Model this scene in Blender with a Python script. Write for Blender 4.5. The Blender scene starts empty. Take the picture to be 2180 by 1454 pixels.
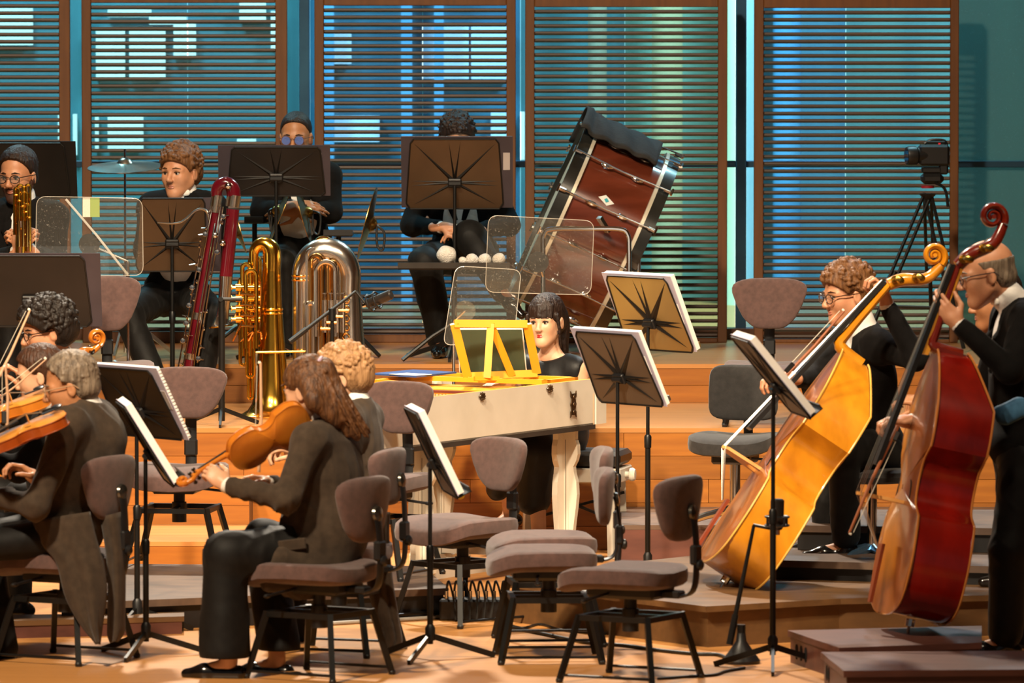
import bpy, math, random
import numpy as np
from mathutils import Vector, Matrix
random.seed(7); np.random.seed(7)
S = bpy.context.scene
COL = S.collection
# ---------------------------------------------------------------- camera
F, CX, CY, CZ = 14900.0, 1090.0, 727.0, 2.875
PITCH = math.atan(827 / F)
cd = bpy.data.cameras.new('camera'); cam = bpy.data.objects.new('camera', cd); COL.objects.link(cam)
cd.sensor_width = 36; cd.lens = F * 36 / 2180; cd.clip_end = 300; cd.clip_start = 1
cam.location = (0, 0, CZ); cam.rotation_euler = (math.pi / 2 - PITCH, 0, 0)
cd.dof.use_dof = True; cd.dof.focus_distance = 33.5; cd.dof.aperture_fstop = 5.6
S.camera = cam
S.view_settings.view_transform = 'Standard'; S.view_settings.look = 'None'
S.view_settings.gamma = 1; S.view_settings.use_curve_mapping = False
S.view_settings.exposure = 0.15
_cp, _sp = math.cos(PITCH), math.sin(PITCH)
def ray(px, py):
    u, v = (px - CX) / F, -(py - CY) / F
    return Vector((u, _cp + v * _sp, v * _cp - _sp))
def at(px, py, Y):                     # the point seen at a pixel of the photograph, at distance Y down the hall
    r = ray(px, py); return Vector((0, 0, CZ)) + r * (Y / r.y)
def gnd(px, py, z=0.0):                # the point seen at a pixel on a level of height z
    r = ray(px, py); return Vector((0, 0, CZ)) + r * ((z - CZ) / r.z)
# ---------------------------------------------------------------- world and stage lights
W = bpy.data.worlds.new('world'); S.world = W; W.use_nodes = True
W.node_tree.nodes['Background'].inputs[0].default_value = (.62, .60, .58, 1)
W.node_tree.nodes['Background'].inputs[1].default_value = .10
def area(name, loc, target, size, power, col):
    l = bpy.data.lights.new(name, 'AREA'); l.energy = power; l.color = col; l.shape = 'DISK'; l.size = size
    o = bpy.data.objects.new(name, l); COL.objects.link(o); o.location = loc
    o.rotation_euler = (Vector(target) - Vector(loc)).to_track_quat('-Z', 'Y').to_euler(); return o
WARM = (1, .80, .56)
def spot(name, loc, target, deg, blend, power, col, soft=.35):
    l = bpy.data.lights.new(name, 'SPOT'); l.energy = power; l.color = col; l.spot_size = math.radians(deg); l.spot_blend = blend; l.shadow_soft_size = soft
    o = bpy.data.objects.new(name, l); COL.objects.link(o); o.location = loc
    o.rotation_euler = (Vector(target) - Vector(loc)).to_track_quat('-Z', 'Y').to_euler(); return o
spot('stage_light_left', (-4.4, 20.5, 8.6), (-1.2, 28.8, .6), 40, .9, 7000, WARM)
spot('stage_light_front', (-.8, 22.0, 8.6), (-.6, 32.2, .6), 36, .9, 6200, WARM)
spot('stage_light_back_row', (-2.4, 26.5, 9.0), (-.5, 36.3, 1.3), 46, .8, 4600, WARM)
spot('stage_light_right', (3.6, 24.0, 8.6), (.2, 31.4, .8), 38, .9, 3200, WARM)
spot('stage_light_rear', (-1.6, 36.4, 8.4), (-.7, 30.2, .6), 56, .7, 5600, (1, .86, .68))
spot('stage_light_rear_right', (2.9, 36.2, 8.2), (1.7, 31, .6), 40, .7, 1000, (.9, .94, 1))
area('backdrop_fill_left', (-3.4, 38.9, 6.4), (-3.0, 42.4, 2.0), 1.6, 1150, (.60, .92, 1))  # added lamps out of view lighting the backdrop, in place of daylight
area('backdrop_fill_right', (2.4, 38.9, 6.4), (2.0, 42.4, 2.0), 1.6, 1350, (.80, .97, 1))
# ---------------------------------------------------------------- materials
def lin(c):
    if isinstance(c, str): c = tuple(int(c[i:i + 2], 16) for i in (0, 2, 4))
    return tuple(((v / 255) / 12.92 if v / 255 <= .04045 else ((v / 255 + .055) / 1.055) ** 2.4) for v in c) + (1,)
MATS = {}
def mat(name, c1, c2=None, scale=6, stretch=(1, 1, 1), rough=.5, metal=0, bump=0, bscale=80, coat=0, rnd=0, detail=4,
        sheen=0, emit=None, es=1, spec=.5, sss=0, wave=0):
    if name in MATS: return MATS[name]
    m = bpy.data.materials.new(name); m.use_nodes = True; nt = m.node_tree; b = nt.nodes['Principled BSDF']
    b.inputs['Roughness'].default_value = rough; b.inputs['Metallic'].default_value = metal
    b.inputs['Specular IOR Level'].default_value = spec
    b.inputs['Coat Weight'].default_value = coat; b.inputs['Coat Roughness'].default_value = .08
    b.inputs['Sheen Weight'].default_value = sheen
    if sss: b.inputs['Subsurface Weight'].default_value = sss; b.inputs['Subsurface Radius'].default_value = (.01, .004, .002)
    tc = nt.nodes.new('ShaderNodeTexCoord'); mp = nt.nodes.new('ShaderNodeMapping'); mp.inputs['Scale'].default_value = stretch
    nt.links.new(tc.outputs['Object'], mp.inputs['Vector'])
    n = nt.nodes.new('ShaderNodeTexNoise'); n.inputs['Scale'].default_value = scale; n.inputs['Detail'].default_value = detail
    nt.links.new(mp.outputs[0], n.inputs['Vector'])
    r = nt.nodes.new('ShaderNodeValToRGB'); r.color_ramp.elements[0].position = .32; r.color_ramp.elements[1].position = .68
    r.color_ramp.elements[0].color = lin(c1); r.color_ramp.elements[1].color = lin(c2 or c1)
    nt.links.new(n.outputs['Fac'], r.inputs[0]); out = r.outputs[0]
    if wave:
        w = nt.nodes.new('ShaderNodeTexWave'); w.inputs['Scale'].default_value = wave; w.inputs['Distortion'].default_value = 6
        w.inputs['Detail'].default_value = 3; nt.links.new(mp.outputs[0], w.inputs['Vector'])
        mx = nt.nodes.new('ShaderNodeMixRGB'); mx.inputs[0].default_value = .5
        r2 = nt.nodes.new('ShaderNodeValToRGB'); r2.color_ramp.elements[0].color = lin(c1); r2.color_ramp.elements[1].color = lin(c2 or c1)
        nt.links.new(w.outputs['Fac'], r2.inputs[0]); nt.links.new(out, mx.inputs[1]); nt.links.new(r2.outputs[0], mx.inputs[2]); out = mx.outputs[0]
    if rnd:
        oi = nt.nodes.new('ShaderNodeObjectInfo'); hs = nt.nodes.new('ShaderNodeHueSaturation'); mr = nt.nodes.new('ShaderNodeMapRange')
        mr.inputs['To Min'].default_value = 1 - rnd; mr.inputs['To Max'].default_value = 1 + rnd
        nt.links.new(oi.outputs['Random'], mr.inputs['Value']); nt.links.new(mr.outputs[0], hs.inputs['Value'])
        nt.links.new(out, hs.inputs['Color']); out = hs.outputs[0]
    nt.links.new(out, b.inputs['Base Color'])
    if emit: b.inputs['Emission Color'].default_value = lin(emit); b.inputs['Emission Strength'].default_value = es
    if bump:
        n2 = nt.nodes.new('ShaderNodeTexNoise'); n2.inputs['Scale'].default_value = bscale; n2.inputs['Detail'].default_value = 3
        nt.links.new(mp.outputs[0] if wave or stretch != (1, 1, 1) else tc.outputs['Object'], n2.inputs['Vector'])
        bp = nt.nodes.new('ShaderNodeBump'); bp.inputs['Strength'].default_value = bump; bp.inputs['Distance'].default_value = .01
        nt.links.new(n2.outputs['Fac'], bp.inputs['Height']); nt.links.new(bp.outputs[0], b.inputs['Normal'])
    MATS[name] = m; return m
def glassy(name, tint, clear=.85, rough=.05, frost='ffffff', scratch=0, gloss=.08):
    if name in MATS: return MATS[name]
    m = bpy.data.materials.new(name); m.use_nodes = True; nt = m.node_tree; nt.nodes.remove(nt.nodes['Principled BSDF'])
    o = nt.nodes['Material Output']; t = nt.nodes.new('ShaderNodeBsdfTransparent'); t.inputs[0].default_value = lin(tint)
    d = nt.nodes.new('ShaderNodeBsdfDiffuse'); d.inputs[0].default_value = lin(frost)
    g = nt.nodes.new('ShaderNodeBsdfGlossy'); g.inputs['Roughness'].default_value = rough
    a = nt.nodes.new('ShaderNodeMixShader'); c = nt.nodes.new('ShaderNodeMixShader'); a.inputs[0].default_value = 1 - clear
    nt.links.new(t.outputs[0], a.inputs[1]); nt.links.new(d.outputs[0], a.inputs[2])
    if scratch:
        tc = nt.nodes.new('ShaderNodeTexCoord'); n = nt.nodes.new('ShaderNodeTexNoise'); n.inputs['Scale'].default_value = 60; n.inputs['Detail'].default_value = 7
        n.inputs['Distortion'].default_value = 2.5
        r = nt.nodes.new('ShaderNodeValToRGB'); r.color_ramp.elements[0].position = .60; r.color_ramp.elements[1].position = .74
        r.color_ramp.elements[0].color = (1 - clear,) * 3 + (1,); r.color_ramp.elements[1].color = (scratch,) * 3 + (1,)
        nt.links.new(tc.outputs['Object'], n.inputs['Vector']); nt.links.new(n.outputs['Fac'], r.inputs[0]); nt.links.new(r.outputs[0], a.inputs[0])
    c.inputs[0].default_value = gloss; nt.links.new(a.outputs[0], c.inputs[1]); nt.links.new(g.outputs[0], c.inputs[2]); nt.links.new(c.outputs[0], o.inputs['Surface'])
    MATS[name] = m; return m
# ---------------------------------------------------------------- mesh helpers
def frame(x, y=None, z=None):
    """3x3 matrix whose columns are the axes"""
    return Matrix((x, y, z)).transposed()
def basis(d, up=(0, 0, 1)):
    """z axis along d"""
    z = Vector(d).normalized(); u = Vector(up)
    x = u.cross(z)
    if x.length < 1e-4: x = Vector((1, 0, 0)).cross(z)
    x.normalize(); return frame(x, z.cross(x), z)
def rotz(a): return Matrix.Rotation(a, 3, 'Z')
class MB:
    def __init__(s): s.v = []; s.f = []; s.m = []
    def add(s, vs, fs, mi=0):
        o = len(s.v); s.v += [tuple(p) for p in vs]; s.f += [tuple(i + o for i in f) for f in fs]; s.m += [mi] * len(fs); return s
    def box(s, c, size, R=None, bev=0, mi=0):
        c = Vector(c); hx, hy, hz = size[0] / 2, size[1] / 2, size[2] / 2
        R = R or Matrix.Identity(3)
        if not bev:
            vs = [c + R @ Vector((x, y, z)) for z in (-hz, hz) for x, y in ((-hx, -hy), (hx, -hy), (hx, hy), (-hx, hy))]
            fs = [(3, 2, 1, 0), (4, 5, 6, 7), (0, 1, 5, 4), (1, 2, 6, 5), (2, 3, 7, 6), (3, 0, 4, 7)]
            return s.add(vs, fs, mi)
        b = min(bev, hx * .9, hy * .9, hz * .9); vs = []; fs = []
        for (zz, k) in ((-hz, b), (-hz + b, 0), (hz - b, 0), (hz, b)):
            X, Y = hx - k, hy - k
            for (x, y) in ((-X + (b - k), -Y), (X - (b - k), -Y), (X, -Y + (b - k)), (X, Y - (b - k)), (X - (b - k), Y), (-X + (b - k), Y), (-X, Y - (b - k)), (-X, -Y + (b - k))):
                vs.append(c + R @ Vector((x, y, zz)))
        for l in range(3):
            for i in range(8): fs.append((l * 8 + i, l * 8 + (i + 1) % 8, l * 8 + 8 + (i + 1) % 8, l * 8 + 8 + i))
        fs.append(tuple(reversed(range(8)))); fs.append(tuple(range(24, 32)))
        return s.add(vs, fs, mi)
    def tube(s, path, r, n=10, cap=True, closed=False, flat=None, mi=0):
        P = [Vector(p) for p in path]; k = len(P)
        R = list(r) if isinstance(r, (list, tuple)) else [r] * k
        T = []
        for i in range(k):
            a = P[(i - 1) % k] if (closed or i > 0) else P[i]; b = P[(i + 1) % k] if (closed or i < k - 1) else P[i]
            t = b - a; T.append(t.normalized() if t.length > 1e-9 else Vector((0, 0, 1)))
        u = Vector((0, 0, 1)) if flat is None else Vector(flat[0])
        if abs(u.dot(T[0])) > .95 and flat is None: u = Vector((1, 0, 0))
        u = (u - T[0] * u.dot(T[0])).normalized(); vs = []; fs = []
        for i in range(k):
            u = (u - T[i] * u.dot(T[i])); u = u.normalized() if u.length > 1e-6 else T[i].orthogonal().normalized()
            w = T[i].cross(u)
            for j in range(n):
                a = 2 * math.pi * j / n
                vs.append(P[i] + (u * math.cos(a) * (flat[1] if flat else 1) + w * math.sin(a)) * R[i])
        for i in range(k if closed else k - 1):
            for j in range(n):
                fs.append((i * n + j, i * n + (j + 1) % n, ((i + 1) % k) * n + (j + 1) % n, ((i + 1) % k) * n + j))
        if cap and not closed: fs.append(tuple(reversed(range(n)))); fs.append(tuple((k - 1) * n + j for j in range(n)))
        return s.add(vs, fs, mi)
    def bar(s, a, b, w, h, up=(0, 0, 1), mi=0):
        a, b = Vector(a), Vector(b); return s.box((a + b) / 2, (w, h, (b - a).length), basis(b - a, up), mi=mi)
    def lathe(s, prof, o, R=None, n=24, cap=True, mi=0):
        o = Vector(o); R = R or Matrix.Identity(3); vs = []; fs = []
        for (r, z) in prof:
            for j in range(n):
                a = 2 * math.pi * j / n; vs.append(o + R @ Vector((r * math.cos(a), r * math.sin(a), z)))
        for i in range(len(prof) - 1):
            for j in range(n): fs.append((i * n + j, i * n + (j + 1) % n, (i + 1) * n + (j + 1) % n, (i + 1) * n + j))
        if cap:
            fs.append(tuple(reversed(range(n)))); fs.append(tuple((len(prof) - 1) * n + j for j in range(n)))
        return s.add(vs, fs, mi)
    def prism(s, poly, o, R, t, mi=0):
        """2-D polygon in the plane of R's x,y columns, thickness t along R's z"""
        o = Vector(o); n = len(poly)
        vs = [o + R @ Vector((p[0], p[1], z)) for z in (0, t) for p in poly]
        fs = [tuple(reversed(range(n))), tuple(range(n, 2 * n))] + [(i, (i + 1) % n, n + (i + 1) % n, n + i) for i in range(n)]
        return s.add(vs, fs, mi)
    def ball(s, c, r, R=None, n=14, m=9, e=1.0, mi=0, fn=None):
        c = Vector(c); r = (r, r, r) if not hasattr(r, '__len__') else r; R = R or Matrix.Identity(3); vs = []; fs = []
        sp = lambda x: math.copysign(abs(x) ** e, x)
        for i in range(m + 1):
            v = -math.pi / 2 + math.pi * i / m
            for j in range(n):
                u = 2 * math.pi * j / n
                p = Vector((r[0] * sp(math.cos(v)) * sp(math.cos(u)), r[1] * sp(math.cos(v)) * sp(math.sin(u)), r[2] * sp(math.sin(v))))
                if fn: p = fn(p)
                vs.append(c + R @ p)
        for i in range(m):
            for j in range(n): fs.append((i * n + j, i * n + (j + 1) % n, (i + 1) * n + (j + 1) % n, (i + 1) * n + j))
        return s.add(vs, fs, mi)
    def build(s, name, m, parent=None, smooth=35, off=None):
        me = bpy.data.meshes.new(name)
        vs = s.v if off is None else [(p[0] - off[0], p[1] - off[1], p[2] - off[2]) for p in s.v]
        me.from_pydata(vs, [], s.f)
        for q in (m if isinstance(m, (list, tuple)) else [m]): me.materials.append(q)
        if any(s.m): me.polygons.foreach_set('material_index', s.m)
        if smooth:
            me.polygons.foreach_set('use_smooth', [True] * len(me.polygons)); me.set_sharp_from_angle(angle=math.radians(smooth))
        me.update(); o = bpy.data.objects.new(name, me); COL.objects.link(o)
        if parent: o.parent = parent
        return o
def tag(o, label=None, cat=None, group=None, kind=None):
    if label: o['label'] = label
    if cat: o['category'] = cat
    if group: o['group'] = group
    if kind: o['kind'] = kind
    return o
def thing(name, label, cat, loc=(0, 0, 0), rz=0, group=None):
    o = bpy.data.objects.new(name, None); COL.objects.link(o); o.location = loc; o.rotation_euler = (0, 0, rz)
    o.empty_display_size = .1; return tag(o, label, cat, group)
def arc(c, u, v, r, a0, a1, n=10):
    c, u, v = Vector(c), Vector(u), Vector(v)
    return [c + (u * math.cos(a0 + (a1 - a0) * i / n) + v * math.sin(a0 + (a1 - a0) * i / n)) * r for i in range(n + 1)]
def smoothpath(pts, sub=6):
    P = [Vector(p) for p in pts]; out = []
    for i in range(len(P) - 1):
        p0, p1, p2, p3 = P[max(i - 1, 0)], P[i], P[i + 1], P[min(i + 2, len(P) - 1)]
        for k in range(sub):
            t = k / sub
            out.append(.5 * ((2 * p1) + (p2 - p0) * t + (2 * p0 - 5 * p1 + 4 * p2 - p3) * t * t + (3 * p1 - p0 - 3 * p2 + p3) * t ** 3))
    return out + [P[-1]]
def interp(xs, n):
    return [float(v) for v in np.interp(np.linspace(0, len(xs) - 1, n), range(len(xs)), xs)]
def rrect(w, h, r, n=5, cx=0, cy=0):
    out = []
    for (sx, sy, a) in ((1, -1, -90), (1, 1, 0), (-1, 1, 90), (-1, -1, 180)):
        for i in range(n + 1):
            t = math.radians(a + 90 * i / n); out.append((cx + sx * (w / 2 - r) + r * math.cos(t), cy + sy * (h / 2 - r) + r * math.sin(t)))
    return out
# ================================================================ the setting
m_floor = mat('floor_wood', 'bd8246', 'cd9254', scale=3, stretch=(.35, 7, 1), rough=.38, bump=.02, bscale=8, wave=0)
m_rise = mat('riser_wood', '8c5218', 'a2631f', scale=4, stretch=(.6, 4, 9), rough=.42, rnd=.16, bump=.03, bscale=6)
m_tread = mat('tread_wood', 'ad7540', 'bd854c', scale=3, stretch=(.4, 8, 1), rough=.33, rnd=.06)
m_dark = mat('dark_ply', '4a3930', '66503f', scale=5, stretch=(1, 5, 1), rough=.5, rnd=.12, bump=.05, bscale=30)
m_brown = mat('platform_brown', '573d23', '6b4c2c', scale=4, stretch=(1, 4, 4), rough=.5, rnd=.12, bump=.05, bscale=20)
m_red = mat('platform_redwood', '4c2c26', '623b31', scale=4, stretch=(1, 4, 4), rough=.45, rnd=.12)
m_blk = mat('black_metal', '121212', '1b1a19', scale=9, rough=.38, metal=.3)
m_blkplastic = mat('black_plastic', '101011', '18181a', scale=9, rough=.45)
m_frame = mat('louvre_frame_wood', '643c1c', '744822', scale=5, stretch=(6, 6, .7), rough=.5, rnd=.08)
m_slat = mat('louvre_slat_wood', '45372f', '523f36', scale=5, stretch=(.6, 6, 6), rough=.55, rnd=.08)
m_steel = mat('blue_steel', '28506e', '336280', scale=5, rough=.4, metal=.2)
m_chrome = mat('chrome', 'cfcfcf', 'e2e2e2', rough=.12, metal=1)
m_white = mat('paper_white', 'e6e2dc', 'f0ede8', scale=8, rough=.7)
Z2, Z3, D2, D3, DW = .5875, .7835, 33.68, 35.62, 37.60
XL, XR = -4.2, 4.2
def slab(name, x0, x1, y0, y1, z0, z1, m, parent=None):
    return MB().box(((x0 + x1) / 2, (y0 + y1) / 2, (z0 + z1) / 2), (x1 - x0, y1 - y0, z1 - z0)).build(name, m, parent, 0)
tag(slab('floor', -9, 9, 18, D2 + .05, -.12, 0, m_floor), kind='structure')
m_hall = mat('hall_panel_wood', '8a5a30', '9c683a', scale=2, stretch=(1, .4, 4), rough=.5)
tag(slab('wall_left', -9.2, -9, 14, 38, -.1, 9.8, m_hall), kind='structure'); tag(slab('wall_right', 9, 9.2, 14, 38, -.1, 9.8, m_hall), kind='structure')
tag(slab('ceiling', -9.2, 9.2, 14, 38.2, 9.8, 10, mat('hall_ceiling', 'a88660', 'b8946c', scale=2, rough=.7)), kind='structure')
def boards(par, x0, x1, z0, z1, y, rows, length, m, seed=1):
    """facing boards of a step's upright face, one object each, sharing meshes by length"""
    rnd = random.Random(seed); h = (z1 - z0) / rows; base = {}
    for r in range(rows):
        x = x0 - rnd.random() * length
        while x < x1:
            a, b = max(x, x0), min(x + length, x1); x += length
            if b - a < .05: continue
            key = (round(b - a, 3), round(h, 3))
            if key not in base:
                base[key] = MB().box((0, 0, 0), (key[0] - .002, .02, h - .0015), bev=.001).build('board', m, par, 0); o = base[key]
            else: o = base[key].copy(); COL.objects.link(o); o.parent = par
            o.location = ((a + b) / 2, y + rnd.uniform(-.0015, .0015), z0 + h * (r + .5))
t2 = tag(slab('floor_terrace_middle', XL - 4, XR + 4, D2 + .012, D3 + .05, 0, Z2 - .022, m_dark), kind='structure')
slab('tread', XL - 4, XR + 4, D2 - .012, D3 + .05, Z2 - .022, Z2, m_tread, t2)
boards(t2, XL, XR, 0, Z2 - .022, D2, 5, 1.15, m_rise, 3)
t3 = tag(slab('floor_terrace_upper', XL - 4, XR + 4, D3 + .012, 42.6, 0, Z3 - .022, m_dark), kind='structure')
slab('tread', XL - 4, XR + 4, D3 - .012, 42.6, Z3 - .022, Z3, m_tread, t3)
boards(t3, XL, XR, Z2, Z3 - .022, D3, 2, 1.3, m_rise, 5)
# two intermediate steps at the left
xs = at(527, 1000, 33).x
s1 = tag(slab('floor_step_upper', XL, xs, 33.24 + .012, D2, 0, .34, m_dark), kind='structure')
slab('tread', XL, xs, 33.24 - .012, D2, .34, .361, m_tread, s1); boards(s1, XL, xs, .158, .34, 33.24, 2, 1.2, m_rise, 8)
s0 = tag(slab('floor_step_lower', XL, xs, 32.26 + .012, 33.25, 0, .138, m_dark), kind='structure')
slab('tread', XL, xs, 32.26 - .012, 33.25, .138, .158, m_tread, s0); boards(s0, XL, xs, 0, .138, 32.26, 1, 1.2, m_rise, 9)
# step along the right part of the middle terrace
xr1 = at(1318, 1100, 32.6).x
r1 = tag(slab('floor_step_right', xr1, XR, 32.6 + .012, D2, 0, .186, m_dark), kind='structure')
slab('tread', xr1, XR, 32.6 - .012, D2, .186, .2075, m_dark, r1); boards(r1, xr1, XR, 0, .186, 32.6, 1, .9, m_red, 4)
# ---------------------------------------------------------------- louvred back wall
ZT = 5.2
def wx(px, Y=DW): return (px - CX) * Y / F
def wz(py, Y=DW): return at(CX, py, Y).z
wb = tag(MB().box((0, 37.93, Z3 + .03), (18, .16, .06)).build('trim_1', mat('sill', '5d3520', '6e4127', rough=.5), None, 0), kind='structure')
panels = [(-285, 127, 150, 3, 700, -262), (175, 587, 612, 6, 706, 195), (670, 1078, 1098, 12, 712, 690), (1118, 1528, 1548, 15, 719, 1138), (1605, 2022, 2040, 17, 722, 1625)]
names = ['leftmost louvred screen, cut by the left edge of the picture', 'louvred screen behind the curly-haired man and the suspended cymbal', 'louvred screen behind the two percussionists in the middle',
         'louvred screen behind the tilted bass drum', 'rightmost louvred screen behind the video camera']
for pi, (ol, ir, orr, yt, yb, il) in enumerate(panels):
    lo = thing('louvred_screen', 'tall wooden ' + names[pi], 'screen', (wx((ol + orr) / 2), DW, Z3), 0, 'louvred screens along the back wall')
    ox = wx((ol + orr) / 2); zb = wz(yb) - Z3; zt = wz(yt) - Z3
    for (a, b) in ((ol, il), (ir, orr)):
        MB().box(((wx(a) + wx(b)) / 2 - ox, 0, (zt + .12) / 2), (wx(b) - wx(a), .07, zt + .12), bev=.004).build('stile', m_frame, lo, 0)
    MB().box((wx((il + ir) / 2) - ox, 0, zt + .06), (wx(ir) - wx(il), .07, .12), bev=.004).build('rail', m_frame, lo, 0)
    MB().box((wx((il + ir) / 2) - ox, 0, zb / 2), (wx(ir) - wx(il), .07, zb), bev=.004).build('rail', m_frame, lo, 0)
    n = 46; L = wx(ir) - wx(il); base = None
    for i in range(n):
        z = zb + (zt - zb) * (i + .35) / n
        if base is None: base = MB().box((0, 0, 0), (L, .034, .0155), Matrix.Rotation(math.radians(-14), 3, 'X'), bev=.003).build('slat', m_slat, lo, 0); o = base
        else: o = base.copy(); COL.objects.link(o); o.parent = lo
        o.location = (wx((il + ir) / 2) - ox, 0, z)
# steel posts, transom and glass panes behind the screens
for k, (a, b) in enumerate(((638, 660), (1566, 1588), (-330, -305))):
    tag(MB().box(((wx(a, 38) + wx(b, 38)) / 2, 37.98, (Z3 + ZT) / 2), (wx(b, 38) - wx(a, 38), .12, ZT - Z3), bev=.004).build('trim_%d' % (k + 2), m_steel, None, 0), kind='structure')
for k, (a, b) in enumerate(((-2400, 638), (660, 1566), (1588, 4600))):
    zc = wz(349, 38)
    tag(MB().box(((wx(a, 38) + wx(b, 38)) / 2, 38.0, zc), (wx(b, 38) - wx(a, 38), .07, .036), bev=.003).build('trim_%d' % (k + 6), mat('transom_steel', '1d3f59', '24485f', rough=.4, metal=.2), None, 0), kind='structure')
m_gl = glassy('teal_glass', 'c4dde2', .86, .06, '2f7f96', 0, .05); m_glb = glassy('blue_glass', 'b4d4ea', .86, .06, '2f7f9c', 0, .05)
m_glg = glassy('green_glass', 'd6ebe4', .88, .06, '7ab4a8', 0, .04); m_glf = glassy('frosted_glass', '86aeb0', .55, .25, '5f8688', .65, .05)
for k, (a, b, m) in enumerate(((-2400, -330, m_gl), (-305, 142, m_gl), (142, 400, m_gl), (400, 638, m_gl), (660, 900, m_glb), (900, 1108, m_glb), (1108, 1330, m_gl), (1330, 1566, m_glg), (1588, 1800, m_glb), (1800, 2030, m_gl), (2030, 4600, m_glf))):
    w = MB()
    for (z0, z1) in ((Z3 + .06, wz(349, 38) - .018), (wz(349, 38) + .018, ZT)):
        w.box(((wx(a, 38) + wx(b, 38)) / 2, 38.0, (z0 + z1) / 2), (wx(b, 38) - wx(a, 38) - .006, .012, z1 - z0))
    tag(w.build('window_%d' % (k + 1), m, None, 0), kind='structure')
# added backdrop behind the glass, its panels and bands standing in for light there
BY = 42.0
m_fac = mat('backdrop_teal', '33606f', '3f7880', scale=1.1, stretch=(1, 1, .5), rough=.8, detail=2)
bl = thing('court_backdrop', 'added teal backdrop with glowing reflection panels seen through the louvres', 'backdrop', (0, BY, 0))
MB().box((-7.1, .2, 3), (15.4, .3, 6.6)).build('wall', m_fac, bl, 0)
m_lit = mat('reflection_panel', 'dfe8e4', 'dfe8e4', emit='e6e2da', es=.5, rough=.6)  # glowing panels stand in for bright reflections in the glass
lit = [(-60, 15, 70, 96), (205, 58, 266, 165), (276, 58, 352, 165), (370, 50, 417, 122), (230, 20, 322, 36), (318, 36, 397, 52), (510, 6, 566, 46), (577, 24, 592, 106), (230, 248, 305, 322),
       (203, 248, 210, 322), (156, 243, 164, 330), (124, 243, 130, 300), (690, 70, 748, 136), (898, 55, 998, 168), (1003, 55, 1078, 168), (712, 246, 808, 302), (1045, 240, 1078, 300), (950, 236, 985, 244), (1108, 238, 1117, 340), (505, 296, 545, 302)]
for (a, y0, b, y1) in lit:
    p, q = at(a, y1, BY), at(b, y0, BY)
    MB().box(((p.x + q.x) / 2, 0, (p.z + q.z) / 2), (q.x - p.x, .06, q.z - p.z)).build('reflection_panel', m_lit, bl, 0)
m_band = mat('band_pale_blue', '5fa0bc', '7ab8cc', scale=2, rough=.8)  # pale blue stands in for upright light reflections on the glass
for (a, b) in ((855, 878), (925, 945), (690, 712)):
    MB().box((at((a + b) / 2, 300, BY).x, -.1, 3), ((b - a) * BY / F, .12, 6.4)).build('light_band', m_band, bl, 0)
m_backgreen = mat('backdrop_green', '4f7c86', '6c9494', scale=1.6, stretch=(2.2, 1, .35), rough=.9, detail=3)
gw = tag(MB().box((7.1, BY + .2, 3), (13.0, .3, 6.6)).build('backdrop_wall', m_backgreen, None, 0), 'added green backdrop wall seen through the right louvres', 'wall')  # added backdrop; its greens stand in for tinted daylight outside
m_py = mat('band_pale_green', 'c4e0d0', 'd8efe0', scale=1.5, rough=.9)
m_yl = mat('band_yellowish', '8e9686', 'a0a28e', scale=1.5, stretch=(1, 1, .4), rough=.9)
cp = thing('court_light_bands', 'pale upright bands painted for bright light behind the gap beside the drum screen', 'column', (0, BY, 0))  # added uprights whose pale colours stand in for bright bands of light
for (a, b, m) in ((1538, 1618, m_py), (1250, 1290, m_yl), (1385, 1450, m_yl), (1640, 1700, m_band)):
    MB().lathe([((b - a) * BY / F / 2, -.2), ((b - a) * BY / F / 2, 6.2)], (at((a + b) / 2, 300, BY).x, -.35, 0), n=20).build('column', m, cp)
# ---------------------------------------------------------------- loose platforms on the stage floor
def poly_platform(name, label, poly, z0, z1, m, mside, thick=.03, holes=None, boards_n=0):
    c = sum((Vector((p[0], p[1], 0)) for p in poly), Vector()) / len(poly)
    t = thing(name, label, 'platform', (c.x, c.y, z0))
    P = [(p[0] - c.x, p[1] - c.y) for p in poly]; I3 = Matrix.Identity(3)
    MB().prism(P, (0, 0, z1 - z0 - thick), I3, thick).build('top', m, t, 0)
    Q = [(x * .975, y * .96) for x, y in P]
    MB().prism(Q, (0, 0, 0), I3, z1 - z0 - thick).build('base', mside, t, 0)
    for (e, k) in (holes or []):
        a, b = Vector(Q[e] + (0,)), Vector(Q[(e + 1) % len(Q)] + (0,)); d = (b - a).normalized(); nrm = Vector((d.y, -d.x, 0))
        for i in range(k):
            p = a + d * (.09 + .065 * i) + Vector((0, 0, (z1 - z0 - thick) * .5)) + nrm * .001
            MB().ball(p, (.02, .004, .032), frame(d, nrm, Vector((0, 0, 1))), 12, 6).build('grip_hole', mat('hole_black', '050404', rough=1), t)
    return t
def gp(px, py, z): v = gnd(px, py, z); return (v.x, v.y)
poly_platform('stage_platform', 'low dark plywood platform under the empty chair at left', [gp(120, 1285, .131), gp(436, 1272, .131), gp(955, 1252, .131), gp(900, 1205, .131), gp(200, 1200, .131)], 0, .131, m_dark, m_blkplastic, .03, [(0, 3)])
poly_platform('stage_platform', 'brown wooden riser box between the old violinist and the stand', [gp(20, 1322, .075), gp(392, 1312, .075), gp(392, 1303, .075), gp(20, 1309, .075)], 0, .075, m_brown, m_red, .022)
poly_platform('stage_platform', 'wide brown platform carrying the seated bassist and the yellow double bass', [gp(1076, 1238, .175), gp(1503, 1291, .175), gp(1790, 1274, .175), gp(2330, 1262, .175), gp(2330, 1200, .175), gp(1500, 1180, .175), gp(1110, 1222, .175)], 0, .175, m_brown, m_brown, .025)
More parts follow.
